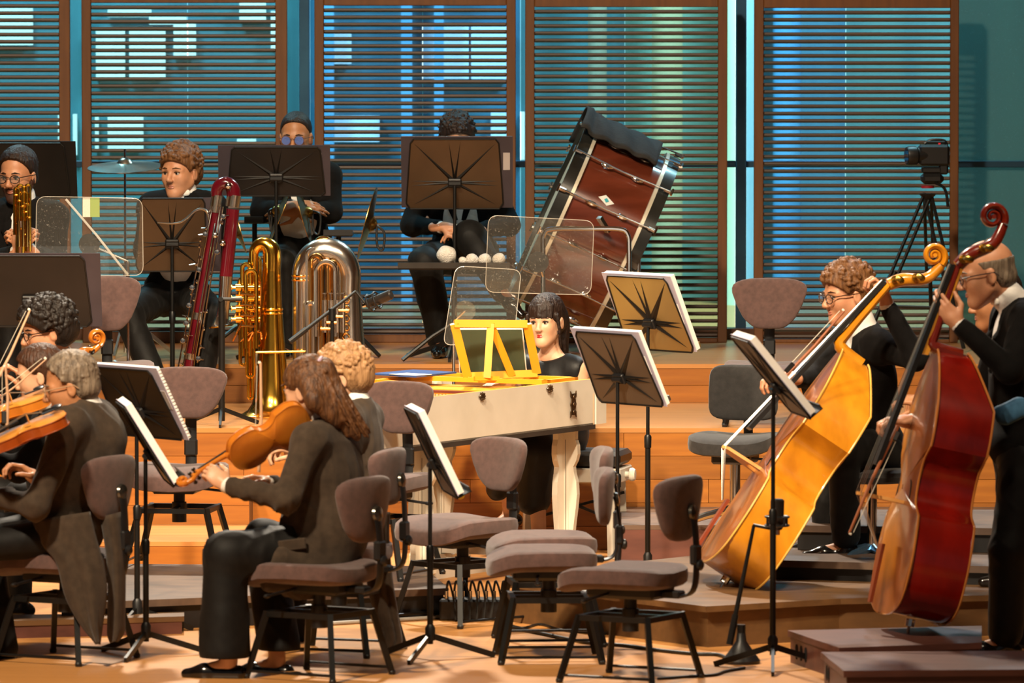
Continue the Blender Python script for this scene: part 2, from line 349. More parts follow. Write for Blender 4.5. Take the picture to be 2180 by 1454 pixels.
poly_platform('stage_platform', 'dark upper platform behind the yellow double bass', [gp(1640, 1192, .26), gp(2330, 1212, .26), gp(2330, 1130, .26), gp(1640, 1130, .26)], .176, .26, m_dark, m_blkplastic, .03)
poly_platform('stage_platform', 'dark highest platform behind the seated bassist', [gp(1690, 1118, .37), gp(2330, 1128, .37), gp(2330, 1085, .37), gp(1700, 1085, .37)], .262, .37, m_dark, m_blkplastic, .03)
poly_platform('stage_platform', 'reddish-brown platform with oval grip holes under the red double bass', [gp(1677, 1342, .13), gp(1786, 1379, .13), gp(2090, 1368, .13), gp(2090, 1332, .13)], 0, .13, m_red, m_red, .025, [(0, 3)])
poly_platform('stage_platform', 'nearest reddish-brown platform at the lower right corner', [gp(1747, 1388, .12), gp(1796, 1428, .12), gp(2330, 1424, .12), gp(2330, 1384, .12)], 0, .12, m_red, m_red, .025, [(0, 2)])
# ================================================================ chairs
m_uph = mat('mauve_upholstery', '4c3733', '5b423d', scale=40, rough=.9, bump=.25, bscale=420, sheen=.25)
m_uphb = mat('charcoal_upholstery', '1f1e1e', '2a2828', scale=40, rough=.9, bump=.2, bscale=420, sheen=.2)
def cushion(w, d, h, front_drop=.035, dish=.012):
    def fn(p):
        t = p.x / (d / 2); s = p.y / (w / 2)
        z = p.z
        if t > .25: z -= front_drop * ((t - .25) / .75) ** 2
        if p.z > 0: z -= dish * math.exp(-((t + .25) ** 2) * 3) * math.cos(s * 1.5)
        p.y *= 1 - .10 * max(0, -t) ** 2
        return Vector((p.x, p.y, z + .018 * s * s))
    return MB().ball((0, 0, 0), (d / 2, w / 2, h / 2), None, 28, 12, .42, fn=fn)
def backpad(w, h, t):
    def fn(p):
        k = p.z / (h / 2); wd = .80 + .20 * min(1, max(-1, k * 1.2)) - (.10 * max(0, -k) ** 2)
        y = p.y * wd; return Vector((p.x + .045 * (y / (w / 2)) ** 2, y, p.z + .012 * (1 - (y / (w / 2)) ** 2)))
    return MB().ball((0, 0, 0), (t / 2, w / 2, h / 2), Matrix.Identity(3), 30, 14, .5, fn=fn)
def orchestra_chair(label, base, face, seat_h=.45, back_h=.70, lean=0, seat_rot=0, group='mauve orchestra chairs', uph=None, bw=.40, bhh=.235, base_rot=0):
    """facing direction = angle 'face' in degrees; origin on the floor"""
    uph = uph or m_uph
    t = thing('orchestra_chair', label, 'chair', base, math.radians(face), group)
    s = cushion(.44, .45, .092).build('seat', uph, t); s.location = (.03, 0, seat_h - .042)
    b = backpad(bw, bhh, .055).build('backrest', uph, t); b.location = (-.235, 0, back_h); b.rotation_euler = (0, math.radians(-6 - lean), 0)
    c = MB().box((-.005, 0, .0), (.008, bw * .5, bhh * .55), bev=.003); 
    MB().box((0, 0, seat_h - .095), (.30, .20, .05), bev=.012).box((-.17, 0, seat_h - .10), (.12, .06, .03), bev=.006).build('seat_mechanism', m_blkplastic, t)
    lv = MB().tube([(.05, .1, seat_h - .1), (.06, .22, seat_h - .11), (.06, .27, seat_h - .115)], .006, 6).ball((.06, .28, seat_h - .115), (.012, .022, .009)).build('lever', m_blkplastic, t)
    pp = smoothpath([(-.20, 0, seat_h - .11), (-.275, 0, seat_h - .085), (-.292, 0, seat_h + .02), (-.285, 0, back_h - .06), (-.268, 0, back_h + .01)], 5)
    p = MB().tube(pp, .026, 8, flat=((1, 0, 0), .28)).box((-.288, 0, seat_h + .06), (.03, .06, .08), bev=.008)
    po = p.build('back_post', m_blkplastic, t)
    MB().lathe([(.0, .0), (.030, 0), (.034, .006), (.030, .016), (.012, .022), (0, .023)], (-.268, 0, back_h - .005), basis((-1, 0, .1)), 18, False).build('hub', mat('hub_metal', '55524c', '6a665e', rough=.22, metal=.9), po)
    MB().lathe([(.0, 0), (.020, 0), (.022, .012), (.012, .02), (0, .02)], (-.30, 0, seat_h + .02), basis((-1, 0, 0)), 12, False).build('knob', m_blkplastic, po)
    zf = .255; hw = .15; fw = .205; R = math.radians(base_rot)
    rr = lambda x, y, z: (x * math.cos(R) - y * math.sin(R), x * math.sin(R) + y * math.cos(R), z)
    fr = MB()
    cs = [(hw, hw), (hw, -hw), (-hw, -hw), (-hw, hw)]
    for i in range(4): fr.bar(rr(*cs[i], zf), rr(*cs[(i + 1) % 4], zf), .022, .022)
    fr.bar(rr(hw, 0, zf), rr(-hw, 0, zf), .03, .02)
    fr.build('base_frame', m_blk, t, 0)
    MB().lathe([(.033, -.06), (.033, .03), (.026, .03), (.026, seat_h - zf - .08)], (0, 0, zf), n=16).build('column', m_blkplastic, t)
    for (x, y) in cs:
        lg = MB().bar(rr(x, y, zf + .01), rr(math.copysign(fw, x), math.copysign(fw + .01, y), .008), .022, .022).build('leg', m_blk, t, 0)
        MB().lathe([(.013, 0), (.015, .012), (.011, .018)], rr(math.copysign(fw, x), math.copysign(fw + .01, y), 0), n=10).build('foot', m_blkplastic, lg)
    for y in (-1, 1): MB().tube([rr(fw * .98, y * (fw + .006), .03), rr(-fw * .98, y * (fw + .006), .03)], .006, 6).build('floor_bar', m_blk, t)
    return t
G1 = lambda px, py, z=0: gnd(px, py, z)
orchestra_chair('mauve chair the grey-haired violinist in the left foreground sits on', G1(140, 1404), 150, .44, .70, bw=.40, bhh=.265)
orchestra_chair('mauve chair under the ponytailed violinist', G1(680, 1440), 148, .455, .665, bw=.40, bhh=.265)
orchestra_chair('mauve chair behind the ponytailed violinist, holding the fair-haired man', G1(722, 1388), 160, .45, .72, bw=.38)
orchestra_chair('empty mauve chair between the ponytailed violinist and the white harpsichord', G1(805, 1226, .131), 244, .45, .72, bw=.37)
orchestra_chair('empty mauve chair on the dark platform below the contrabassoon', G1(382, 1203, .131), 262, .45, .75)
orchestra_chair('empty mauve chair in front of the harpsichord with its back in front of the player', G1(985, 1325), 222, .45, .66, bw=.38)
orchestra_chair('empty mauve chair seen edge-on in the middle of the front row', G1(1168, 1404), 183, .45, .655)
orchestra_chair('empty mauve chair half hidden behind the middle front-row chair', G1(1168, 1368), 186, .45, .69)
orchestra_chair('rightmost empty mauve chair in the front, its back turned to the camera', G1(1342, 1448), 152, .45, .68, bw=.42, bhh=.26)
orchestra_chair('empty chair with broad mauve back beside the seated bassist and the bright gap', (at(1638, 760, 33.95).x, 33.95, Z2), 268, .30, .565, bw=.405, bhh=.25)
orchestra_chair('mauve chair at the left with only its back showing, right of the low music desk', (at(232, 760, 33.95).x, 33.95, Z2), 275, .30, .565, bw=.36, bhh=.27)
# black swivel stool
sb = G1(1565, 1128, .2075)
sw = thing('swivel_chair', 'black upholstered swivel chair with chrome column behind the yellow double bass', 'chair', sb, math.radians(255))
so = cushion(.40, .42, .09, .02).build('seat', m_uphb, sw); so.location = (.0, 0, .40)
bo = MB().ball((0, 0, 0), (.03, .165, .13), None, 26, 12, .4, fn=lambda p: Vector((p.x + 1.2 * p.y * p.y, p.y, p.z))).build('backrest', m_uphb, sw); bo.location = (-.20, 0, .625); bo.rotation_euler = (0, -.12, 0)
MB().tube(smoothpath([(-.05, 0, .33), (-.25, 0, .34), (-.265, 0, .45), (-.25, 0, .60)], 5), .022, 8, flat=((1, 0, 0), .3)).build('back_post', m_blkplastic, sw)
MB().box((0, 0, .335), (.22, .18, .05), bev=.01).build('seat_mechanism', m_blkplastic, sw)
MB().lathe([(.025, .09), (.025, .31)], (0, 0, 0), n=16).build('column', m_chrome, sw)
for i in range(5):
    a = math.radians(72 * i + 20); MB().tube([(0, 0, .10), (.15 * math.cos(a), .15 * math.sin(a), .07), (.27 * math.cos(a), .27 * math.sin(a), .035)], [.022, .018, .012], 8).build('base_leg', m_chrome, sw)
MB().tube([(.1, .1, .34), (.1, .24, .335)], .006, 6).build('lever', m_blkplastic, sw)
# chrome stool behind the red bass, blue reflections painted into its feet
st = thing('swivel_stool', 'chrome-footed stool under the seated bassist, its feet painted with blue reflections', 'stool', G1(1856, 1218, .175), 0)
for i in range(5):
    a = math.radians(72 * i + 8); MB().tube([(0, 0, .11), (.12 * math.cos(a), .12 * math.sin(a), .085), (.26 * math.cos(a), .26 * math.sin(a), .02)], [.022, .018, .014], 8).build('base_leg', mat('chrome_blue_reflection', '7fb2e0', '9cc6ea', rough=.2, metal=.9), st)
MB().lathe([(.022, .10), (.022, .42)], (0, 0, 0), n=14).build('column', m_chrome, st)
MB().ball((0, 0, .425), (.18, .18, .035), None, 24, 8, .6).build('seat', m_uphb, st)
# ================================================================ music stands
m_desk = mat('desk_warm_reflection', '4a3826', '56422e', scale=4, rough=.42, metal=.55)  # black desks; warm floor reflection is painted in as bronze
m_deskblk = mat('desk_black', '181514', '221d1b', scale=4, rough=.45, metal=.4)
m_rib = mat('desk_rib', '120f0d', '1a1613', rough=.5, metal=.3)
m_folder = mat('folder_dark', '332b32', '3d343b', scale=6, rough=.65)
m_lav = mat('folder_lavender', 'a9a2b8', 'b8b2c4', scale=6, rough=.7)
def desk_axes(yaw, tilt):
    a, t = math.radians(yaw), math.radians(tilt)
    h = Vector((math.cos(a), math.sin(a), 0)); n = (h * math.cos(t) + Vector((0, 0, math.sin(t)))).normalized()
    v = (Vector((0, 0, math.cos(t))) - h * math.sin(t)).normalized(); u = v.cross(n)
    return u, v, n
def music_stand(label, base, dc, yaw, tilt, w=.50, h=.34, leg_rot=20, mdesk=None, paper=None, ribs=True, leglen=.24, group='black music stands', rough_ribs=1.0):
    """dc: world position of the desk's centre; yaw: horizontal direction its front faces; tilt: lean back"""
    base = Vector(base); t = thing('music_stand', label, 'music stand', base, 0, group); c = Vector(dc) - base
    u, v, n = desk_axes(yaw, tilt); R = frame(u, v, n); mdesk = mdesk or m_desk
    pl = [(-w * .5, -h * .42), (-w * .46, -h * .5), (w * .46, -h * .5), (w * .5, -h * .42), (w * .455, h * .44), (w * .42, h * .5), (-w * .42, h * .5), (-w * .455, h * .44)]
    d = MB().prism(pl, c - n * .002, R, .004); dk = d.build('desk', mdesk, t, 0)
    MB().box(c - v * (h * .5) + n * .03, (w * .9, .004, .064), R).box(c - v * (h * .5 - .01) + n * .061, (w * .9, .024, .004), R).build('tray', mdesk, dk, 0)
    e = MB()
    for i in range(len(pl)):
        a, b = Vector(pl[i] + (0,)), Vector(pl[(i + 1) % len(pl)] + (0,)); e.tube([c + R @ a - n * .003, c + R @ b - n * .003], .004, 6)
    e.build('rim', m_rib, dk)
    if ribs:
        o = Vector((0, -h * .12, 0))
        for (x, y, wd) in ((-.42, .44, .022), (.42, .44, .022), (-.06, .46, .014), (.06, .46, .014), (-.45, -.10, .016), (.45, -.10, .016), (-.45, -.17, .016), (.45, -.17, .016), (-.42, -.44, .018), (.42, -.44, .018)):
            q = Vector((x * w, y * h, 0)); dr = (q - o).normalized(); pr = Vector((-dr.y, dr.x, 0)); tri = [o + pr * wd * .5 * rough_ribs, o - pr * wd * .5 * rough_ribs, q]
            tri3 = [c + R @ p - n * .003 for p in tri] + [c + R @ ((tri[0] + tri[1]) / 2 * .9 + q * .1) - n * .011]
            MB().add(tri3, [(0, 2, 1), (0, 1, 3), (1, 2, 3), (2, 0, 3)]).build('rib', m_rib, dk, 0)
    hubp = c - v * (h * .12) - n * .014
    MB().box(hubp, (.07, .05, .02), R, bev=.006).tube([hubp - u * .03 - n * .012, hubp + u * .03 - n * .012], .012, 10).build('tilt_hinge', m_blkplastic, t)
    top = hubp - n * .012; ph = top.z; bx = top.x * 0; 
    jx, jy = top.x, top.y
    MB().tube([(jx, jy, ph), (jx, jy, ph * .45)], .0085, 10).build('upper_tube', m_blk, t)
    MB().tube([(jx, jy, .06), (jx, jy, ph * .55)], .0125, 12).lathe([(.016, 0), (.017, .05), (.012, .06)], (jx, jy, ph * .55 - .03), n=12).build('lower_tube', m_blk, t)
    MB().lathe([(.02, 0), (.021, .05), (.013, .065)], (jx, jy, .075), n=12).build('leg_collar', m_blkplastic, t)
    for i in range(3):
        a = math.radians(leg_rot + 120 * i)
        MB().bar((jx, jy, .095), (jx + leglen * math.cos(a), jy + leglen * math.sin(a), .008), .013, .024).build('leg', m_blk, t, 0)
    return t, (base + c, u, v, n)
def sheet(name, label, cat, ax, w, h, th, m, du=0, dv=0, dn=.004, parts=None, spiral=False, group=None):
    c, u, v, n = ax; R = frame(u, v, n); o = c + u * du + v * dv + n * (dn + th / 2)
    t = thing(name, label, cat, o, 0, group)
    MB().box(n * (-th * .5 + .0015), (w, h, .003), R).build('cover', m, t, 0)
    if th > .004: MB().box(n * .0015, (w - .008, h - .008, th - .003), R).build('pages', m_white, t, 0)
    if parts:
        for (x, y, a, b, mm) in parts: MB().box(R @ Vector((x, y, -th * .5 - .001)), (a, b, .002), R).build('sticker', mm, t, 0)
    if spiral:
        for i in range(22):
            y = -h * .46 + h * .92 * i / 21; sg = spiral
            MB().tube(arc(R @ Vector((sg * w / 2, y, 0)), u, n, .008, 0, 2 * math.pi, 8)[:-1], .0014, 5, closed=True).build('spiral_ring', m_chrome, t)
    return t
m_tag = mat('tag_grey', 'a59d9b', 'b0a8a6', rough=.8)
# back row
b = at(588, 365, 35.9)
_, ax = music_stand('wide black stand hiding the chin of the man with round glasses', (b.x, b.y, Z3), b, 90, 18, .50, .265, mdesk=m_deskblk, leg_rot=30)
sheet('score_folder', 'dark folder on the stand of the man with round glasses', 'folder', ax, .575, .275, .012, m_folder, .01, .004, parts=[(-.235, .05, .018, .09, m_tag)])
b = at(968, 370, 36.05)
_, ax = music_stand('bronze-lit stand hiding the face of the cross-legged percussionist', (b.x, b.y, Z3), b, 90, 20, .50, .385, leg_rot=25, leglen=.3)
sheet('score_folder', 'folder and white sheets on the stand of the cross-legged percussionist', 'folder', ax, .575, .395, .014, m_folder, -.012, .008, parts=[(-.255, .06, .035, .095, m_tag)])
b = at(366, 500, 35.4)
_, ax = music_stand('bronze-lit stand in front of the curly-haired man in white bow tie', (b.x - .11, b.y, Z2), b, 96, 12, .36, .38, leg_rot=10, mdesk=m_desk)
sheet('score_folder', 'dark folder on the stand of the curly-haired man', 'folder', ax, .40, .385, .012, m_folder, -.05, 0, parts=[(-.165, .04, .045, .09, m_tag)])
b = at(62, 620, 33.9)
_, ax = music_stand('low dark stand at the left edge above the black-haired violinist', (b.x, b.y, Z2), b, 88, 16, .60, .36, mdesk=m_deskblk, ribs=False, leg_rot=30)
sheet('score_folder', 'dark folder with white sheets on the low stand at the left edge', 'folder', ax, .66, .375, .014, m_folder, -.02, .006)
b = at(45, 362, 36.4)
_, ax = music_stand('black stand behind the horn player at the left edge', (b.x, b.y, Z3), b, 86, 14, .50, .29, mdesk=m_deskblk, ribs=False, leg_rot=30)
sheet('score_folder', 'black folder on the stand behind the horn player', 'folder', ax, .56, .31, .01, m_deskblk, -.01, 0, parts=[(-.21, .02, .02, .09, m_tag)])
# right of the harpsichord
b = at(1381, 668, 31.9)
_, ax = music_stand('tall stand with gold-lit desk beside the bass drum', (b.x, b.y, 0), b, 40, 25, .46, .375, leg_rot=40, mdesk=mat('desk_gold_reflection', '8a7448', '9a8252', scale=3, rough=.35, metal=.55), rough_ribs=1.9)  # gold of this desk is reflected warm light put into its colour
sheet('score_booklet', 'thick white booklet on the tall gold-lit stand', 'booklet', ax, .475, .385, .03, m_lav, 0, .006, parts=[(-.205, 0, .035, .1, m_white)])
b = at(1316, 785, 30.9)
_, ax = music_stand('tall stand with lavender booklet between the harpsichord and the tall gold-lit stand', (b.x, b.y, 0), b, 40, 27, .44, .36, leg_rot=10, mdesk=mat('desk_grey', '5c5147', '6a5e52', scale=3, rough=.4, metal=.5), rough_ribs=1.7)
sheet('score_booklet', 'lavender booklet with curling pages on the stand beside the harpsichord', 'booklet', ax, .46, .375, .025, m_lav, 0, .006, parts=[(-.195, .02, .035, .09, m_white)])
b = at(292, 858, 29.6)
_, ax = music_stand('stand with open spiral booklet behind the grey-haired violinist', (b.x, b.y, 0), b, 40, 29, .44, .34, leg_rot=10, mdesk=m_deskblk, rough_ribs=1.4)
sheet('score_booklet', 'spiral-bound lavender booklet on the stand behind the grey-haired violinist', 'booklet', ax, .47, .355, .02, m_lav, -.01, .005, parts=[(-.20, .02, .045, .09, m_tag)], spiral=-1)
# edge-on stands in front
for (pt, pb, Y, lab, lab2, col, legs) in (((262, 858), (366, 1025), 28.55, 'stand seen edge-on between the grey-haired and ponytailed violinists', 'thick white spiral score standing edge-on left of the ponytailed violinist', '2f6fd0', 15),
                               ((880, 872), (966, 1050), 28.45, 'stand seen edge-on in front of the harpsichord', 'spiral score standing edge-on in front of the harpsichord', 'e8c21c', 12),
                               ((1580, 718), (1712, 880), 28.0, 'stand seen edge-on in front of the yellow double bass', 'white score standing edge-on in front of the yellow double bass', None, 28)):
    a, q = at(pt[0], pt[1], Y), at(pb[0], pb[1], Y); tl = math.degrees(math.atan2(q.x - a.x, a.z - q.z)); c = (a + q) / 2; hh = (a - q).length
    u, v, n = desk_axes(8, tl)
    tt, ax = music_stand(lab, (c.x - .0, Y, 0), c - n * .012, 8, tl, .46, hh, leg_rot=legs, mdesk=m_deskblk, leglen=.27)
    sheet('score_booklet', lab2, 'booklet', ax, .44, hh * 1.0, .03, m_lav, 0, .008, spiral=1 if col else False)
    if col:
        k = q + n * .02 - v * .02
        cl = thing('stand_clip', ('blue' if 'f6' in col[1:3] or col[0] == '2' else 'yellow') + ' clip on the tray of the edge-on stand', 'clip', k)
        MB().box((0, 0, 0), (.04, .03, .03), frame(u, v, n), bev=.008).build('jaw', mat('clip_' + col, col, rough=.4), cl)
        MB().tube([Vector((0, 0, 0)) + u * .02, Vector((0, 0, 0)) + u * .035 + n * .02], .006, 8).build('grip', mat('clip_' + col, col, rough=.4), cl)
# ================================================================ string instruments
def seg(pts, n): return [(p.x, p.y) for p in smoothpath([Vector((a, b, 0)) for a, b in pts], n)]
OUT_V = seg([(0, 0), (.12, .006), (.235, .06), (.288, .18), (.27, .29), (.252, .355)], 4)[:-1] + seg([(.252, .355), (.185, .42), (.158, .50), (.17, .58), (.222, .64)], 4)[:-1] + seg([(.222, .64), (.238, .72), (.232, .82), (.185, .93), (.10, .985), (0, 1)], 4)
OUT_B = seg([(0, 0), (.15, .01), (.27, .07), (.305, .2), (.288, .31), (.264, .372)], 4)[:-1] + seg([(.264, .372), (.176, .415), (.150, .49), (.168, .575), (.240, .632)], 4)[:-1] + seg([(.240, .632), (.240, .70), (.208, .80), (.13, .905), (.055, .975), (0, 1)], 4)
m_ebony = mat('ebony', '0d0b0b', '17130f', rough=.35)
m_gold = mat('brass_fitting', 'b08a3c', 'c9a24c', rough=.25, metal=1)
m_string = mat('string_steel', 'b9b4aa', 'c9c4ba', rough=.3, metal=1)
m_bridge = mat('maple_bridge', 'c98a44', 'd99c54', scale=10, rough=.5)
def fiddle(t, X, L, out, rib, arch, neck, mt, mr, mb, mn, big=False, strings=True, bent=0, purf=None):
    """t: parent thing at X's origin. X: 3x3 (columns: width, front, length), z=0 is the bottom of the body."""
    ol = [(x * L, z * L) for x, z in out]; ring = ol + [(-x, z) for x, z in reversed(ol[1:-1])]; N = len(ring); c = (0, .47 * L); e = .004 * L / .36 if not big else .009
    def bk(z):  # y of the back plate (bass backs bend in towards the neck)
        f = max(0, (z / L - .80) / .20); return -rib * (1 - bent * f)
    def plate(side, ins=1.0):
        vs = []; fs = []; K = 7
        for k in range(K + 1):
            s = [1, .965, .93, .8, .6, .4, .2, .02][k]
            hh = arch * (1 - s ** 2) if k > 2 else (0 if k < 2 else -arch * .02)
            for (x, z) in ring:
                px, pz = x * s * ins, c[1] + (z - c[1]) * s * ins
                y = hh + e if side > 0 else bk(pz) - hh * (.35 if big else 1) - e
                vs.append(X @ Vector((px, y, pz)))
        for k in range(K):
            for i in range(N):
                q = (k * N + i, k * N + (i + 1) % N, (k + 1) * N + (i + 1) % N, (k + 1) * N + i); fs.append(q if side < 0 else q[::-1])
        o = len(vs)
        for (x, z) in ring: vs.append(X @ Vector((x * ins, 0 if side > 0 else bk(z), z)))
        for i in range(N):
            q = (i, (i + 1) % N, o + (i + 1) % N, o + i); fs.append(q if side > 0 else q[::-1])
        return MB().add(vs, fs)
    top = plate(1).build('front_plate', mt, t, 75); back = plate(-1).build('back_plate', mb, t, 75)
    rb = MB(); vs = []
    for (x, z) in ring:
        for y in (0, bk(z)): vs.append(X @ Vector((x * .988, y, c[1] + (z - c[1]) * .988)))
    rb.add(vs, [(2 * i, 2 * i + 1, 2 * ((i + 1) % N) + 1, 2 * ((i + 1) % N)) for i in range(N)]); ro = rb.build('ribs', mr, t, 50)
    pf = purf or mr
    MB().tube([X @ Vector((x, e * .5, z)) for x, z in ring], e * .55, 6, closed=True).build('front_edge', pf, top)
    MB().tube([X @ Vector((x, bk(z) - e * .5, z)) for x, z in ring], e * .55, 6, closed=True).build('back_edge', pf, back)
    V = lambda x, y, z: X @ Vector((x, y, z))
    ya = arch + e
    for s in (-1, 1):   # f holes
        p = [(.085, .30), (.07, .325), (.10, .345), (.115, .40), (.10, .455), (.075, .475), (.09, .50)] if big else [(.125, .33), (.105, .35), (.125, .375), (.115, .43), (.085, .475), (.075, .50), (.095, .515)]
        pts = smoothpath([V(s * a * L, e + arch * .62 - (a * 3) ** 2 * arch * .5, (b + .03) * L) for a, b in p], 3)
        MB().tube(pts, .006 * L if big else .009 * L, 6, flat=(X @ Vector((0, 1, 0)), .35)).build('f_hole', mat('hole_black', '050404', rough=1), top)
    zb = .42 * L; hb = (.155 if big else .105) * L; bw = (.075 if big else .062) * L
    nz, fz = neck; fw = .036 * L * (.7 if big else 1)
    # bridge
    P = [(-bw, 0), (-bw * .75, 0), (-bw * .5, hb * .25), (0, hb * .35), (bw * .5, hb * .25), (bw * .75, 0), (bw, 0), (bw * .85, hb * .5), (bw * .7, hb * .95), (0, hb * 1.08), (-bw * .7, hb * .95), (-bw * .85, hb * .5)]
    MB().prism(P, V(0, ya - .002, zb), frame(X @ Vector((1, 0, 0)), X @ Vector((0, 1, 0)), X @ Vector((0, 0, -1))), .012 * L if big else .008 * L).build('bridge', m_bridge, t, 0)
    # tailpiece
    MB().prism([(-.018 * L, .03 * L), (.018 * L, .03 * L), (.036 * L, .25 * L), (-.036 * L, .25 * L)], V(0, ya + (.04 if big else .035) * L, 0), frame(X @ Vector((1, 0, 0)), X @ Vector((0, 0, 1)), X @ Vector((0, -1, 0))), .012 * L).build('tailpiece', mat('tailpiece_wood', '6e2c14', '8a3a1a', rough=.4) if big else m_ebony, t, 0)
    # neck, fingerboard
    yB = ya + hb; yN = e + (.012 if big else .008) * L; slope = (yN - yB) / (nz - zb); gap = .014 * L
    ys = lambda z: yB + slope * (z - zb)
    yf = lambda z: ys(z) - gap * max(.2, (nz - z) / (nz - zb))
    z0f = .53 * L; sl2 = (yf(nz) - yf(z0f)) / (nz - z0f)
    MB().prism([(-fw * 1.3, z0f), (fw * 1.3, z0f), (fw * .72, nz), (-fw * .72, nz)], V(0, yf(z0f) - sl2 * z0f, 0), frame(X @ Vector((1, 0, 0)), X @ Vector((0, sl2, 1)), X @ Vector((0, -1, 0))), .022 * L * (.8 if big else 1)).build('fingerboard', m_ebony, t, 0)
    npts = [V(0, -rib * .45, L * .985), V(0, yf(L) - .055 * L, L * 1.0), V(0, yf(L * 1.06) - .042 * L, L * 1.06), V(0, yf(nz * .95) - .034 * L, nz * .95), V(0, yf(nz) - .03 * L, nz)]
    MB().tube(smoothpath(npts, 4), interp([fw * 1.3, fw * 1.15, fw * .85, fw * .72, fw * .7], 17), 10, flat=(X @ Vector((0, 1, 0)), .85)).build('neck', mn, t)
    # pegbox + scroll
    sc = fz - nz; y0 = yf(nz) - .03 * L; r0 = sc * (.20 if big else .26); rk = .30 if big else 0; cy, czz = y0 - sc * (.06 + rk), fz - r0
    pb = MB(); y1 = y0 - sc * (.30 + rk * .6)
    pp = smoothpath([V(0, y0, nz), V(0, y0 - sc * (.06 + rk * .3), nz + sc * .2), V(0, y1 + sc * .03, nz + sc * .42), V(0, cy - r0 * .92, czz - r0 * .35)], 4)
    pb.tube(pp, interp([fw * .95, fw * 1.05, fw * .9, fw * .75], 13), 8, flat=(X @ Vector((0, 1, 0)), 1.0))
    sp = []; rr = []
    for i in range(44):
        a = math.pi * 1.1 - i / 43 * math.pi * 3.5; k = r0 * (1 - .80 * (i / 43) ** .8)
        sp.append(V(0, cy + k * math.cos(a), czz + k * math.sin(a))); rr.append(max(r0 * .30 * (1 - .62 * i / 43), r0 * .09))
    pb.tube(sp, rr, 8, flat=(X @ Vector((1, 0, 0)), 1.0 + (.9 if big else .8)))
    pb.lathe([(0, -fw * 1.05), (r0 * .17, -fw * 1.05), (r0 * .17, fw * 1.05), (0, fw * 1.05)], V(0, cy, czz), frame(X @ Vector((0, 1, 0)), X @ Vector((0, 0, 1)), X @ Vector((1, 0, 0))), 12, False)
    sco = pb.build('scroll', mn, t, 60)
    for k in range(4):
        z = nz + sc * (.10 + .11 * k); y = y0 - sc * (.03 + (.07 + rk * .2) * k); s = 1 if k % 2 else -1
        if big:
            g = MB().tube([V(0, y, z), V(s * .085, y, z)], .007, 8)
            g.lathe([(.018, 0), (.018, .010)], V(s * fw * 1.0, y, z), basis(X @ Vector((s, 0, 0))), 12)
            g.ball(V(s * .10, y - .01, z), (.006, .022, .016), X, 10, 6).build('tuning_machine', m_gold, sco)
        else:
            MB().tube([V(-s * fw * .9, y, z), V(s * fw * 1.8, y, z)], .0035 * L / .36, 6).ball(V(s * fw * 2.2, y, z), (.009 * L / .36, .005 * L / .36, .009 * L / .36), X, 10, 6).build('peg', m_ebony, sco)
    if strings:
        for k in range(4):
            x = (k - 1.5) / 1.5
            MB().tube([V(x * .014 * L, ya + .05 * L, .24 * L), V(x * bw * .62, ya + hb * 1.02, zb - .004 * L), V(x * fw * .5, ys(nz), nz)], .0016 if big else .0009, 5).build('string', m_string, t)
    if big:
        MB().tube([V(0, -rib * .5, 0), V(0, -rib * .5, -.03)], .02, 10).tube([V(0, -rib * .5, 0), V(0, -rib * .5, -big)], .006, 8).build('endpin', m_chrome, t)
    else:
        MB().ball(V(-.09 * L, ya + .03 * L, .06 * L), (.10 * L, .02 * L, .07 * L), X, 14, 6).build('chin_rest', m_ebony, t)
    return V
def wood(n, a, b, rough=.25): return mat(n, a, b, scale=3.5, stretch=(2, 2, 1), rough=rough, coat=.5, detail=5)
def axes(zdir, front):
    z = Vector(zdir).normalized(); f = Vector(front); f = (f - z * f.dot(z)).normalized(); return frame(f.cross(z), f, z)
# yellow double bass
ym = wood('bass_amber', 'a5640c', 'd98f1c', .28); yf_ = wood('bass_amber_front', '8a4a18', 'a55f22', .3)
o = at(1502, 1197, 29.75); zt_ = at(1786, 757, 29.95); zd = (zt_ - o)
Xb = axes(zd, (-.86, -.06, .50)); L1 = 1.10
bs = thing('double_bass', 'amber-yellow double bass leaning in the arms of the seated bassist', 'double bass', o, 0)
fiddle(bs, Xb, L1, OUT_B, .225, .02, (1.44, 1.71), yf_, ym, ym, ym, big=.13, bent=.45, purf=wood('bass_edge', 'd8a348', 'e4b458'))
# red double bass
rm = wood('bass_red', '5f0a05', '8c1408', .22); rf = wood('bass_red_front', '6a3312', '84451a', .3)
o = at(1882, 1306, 28.2); zt_ = at(1997, 737, 28.3)
Xr = axes(zt_ - o, (-.93, -.14, .2))
rbs = thing('double_bass', 'dark red double bass of the standing bassist at the right edge', 'double bass', o, 0)
fiddle(rbs, Xr, 1.10, OUT_B, .225, .02, (1.44, 1.72), rf, rm, rm, wood('bass_neck', '5a140a', '74200f'), big=.095, bent=.45, purf=wood('bass_edge_red', 'a8642c', 'b87438'))
MB().prism([(-.018, 1.06), (.018, 1.06), (.014, 1.43), (-.014, 1.43)], Xr @ Vector((0, .215 + .06, 0)), frame(Xr @ Vector((1, 0, 0)), Xr @ Vector((0, -.197, 1)), Xr @ Vector((0, -1, 0))), .03).build('neck_shaft', wood('bass_neck_yellow', 'c07f22', 'cf9030'), rbs, 0)
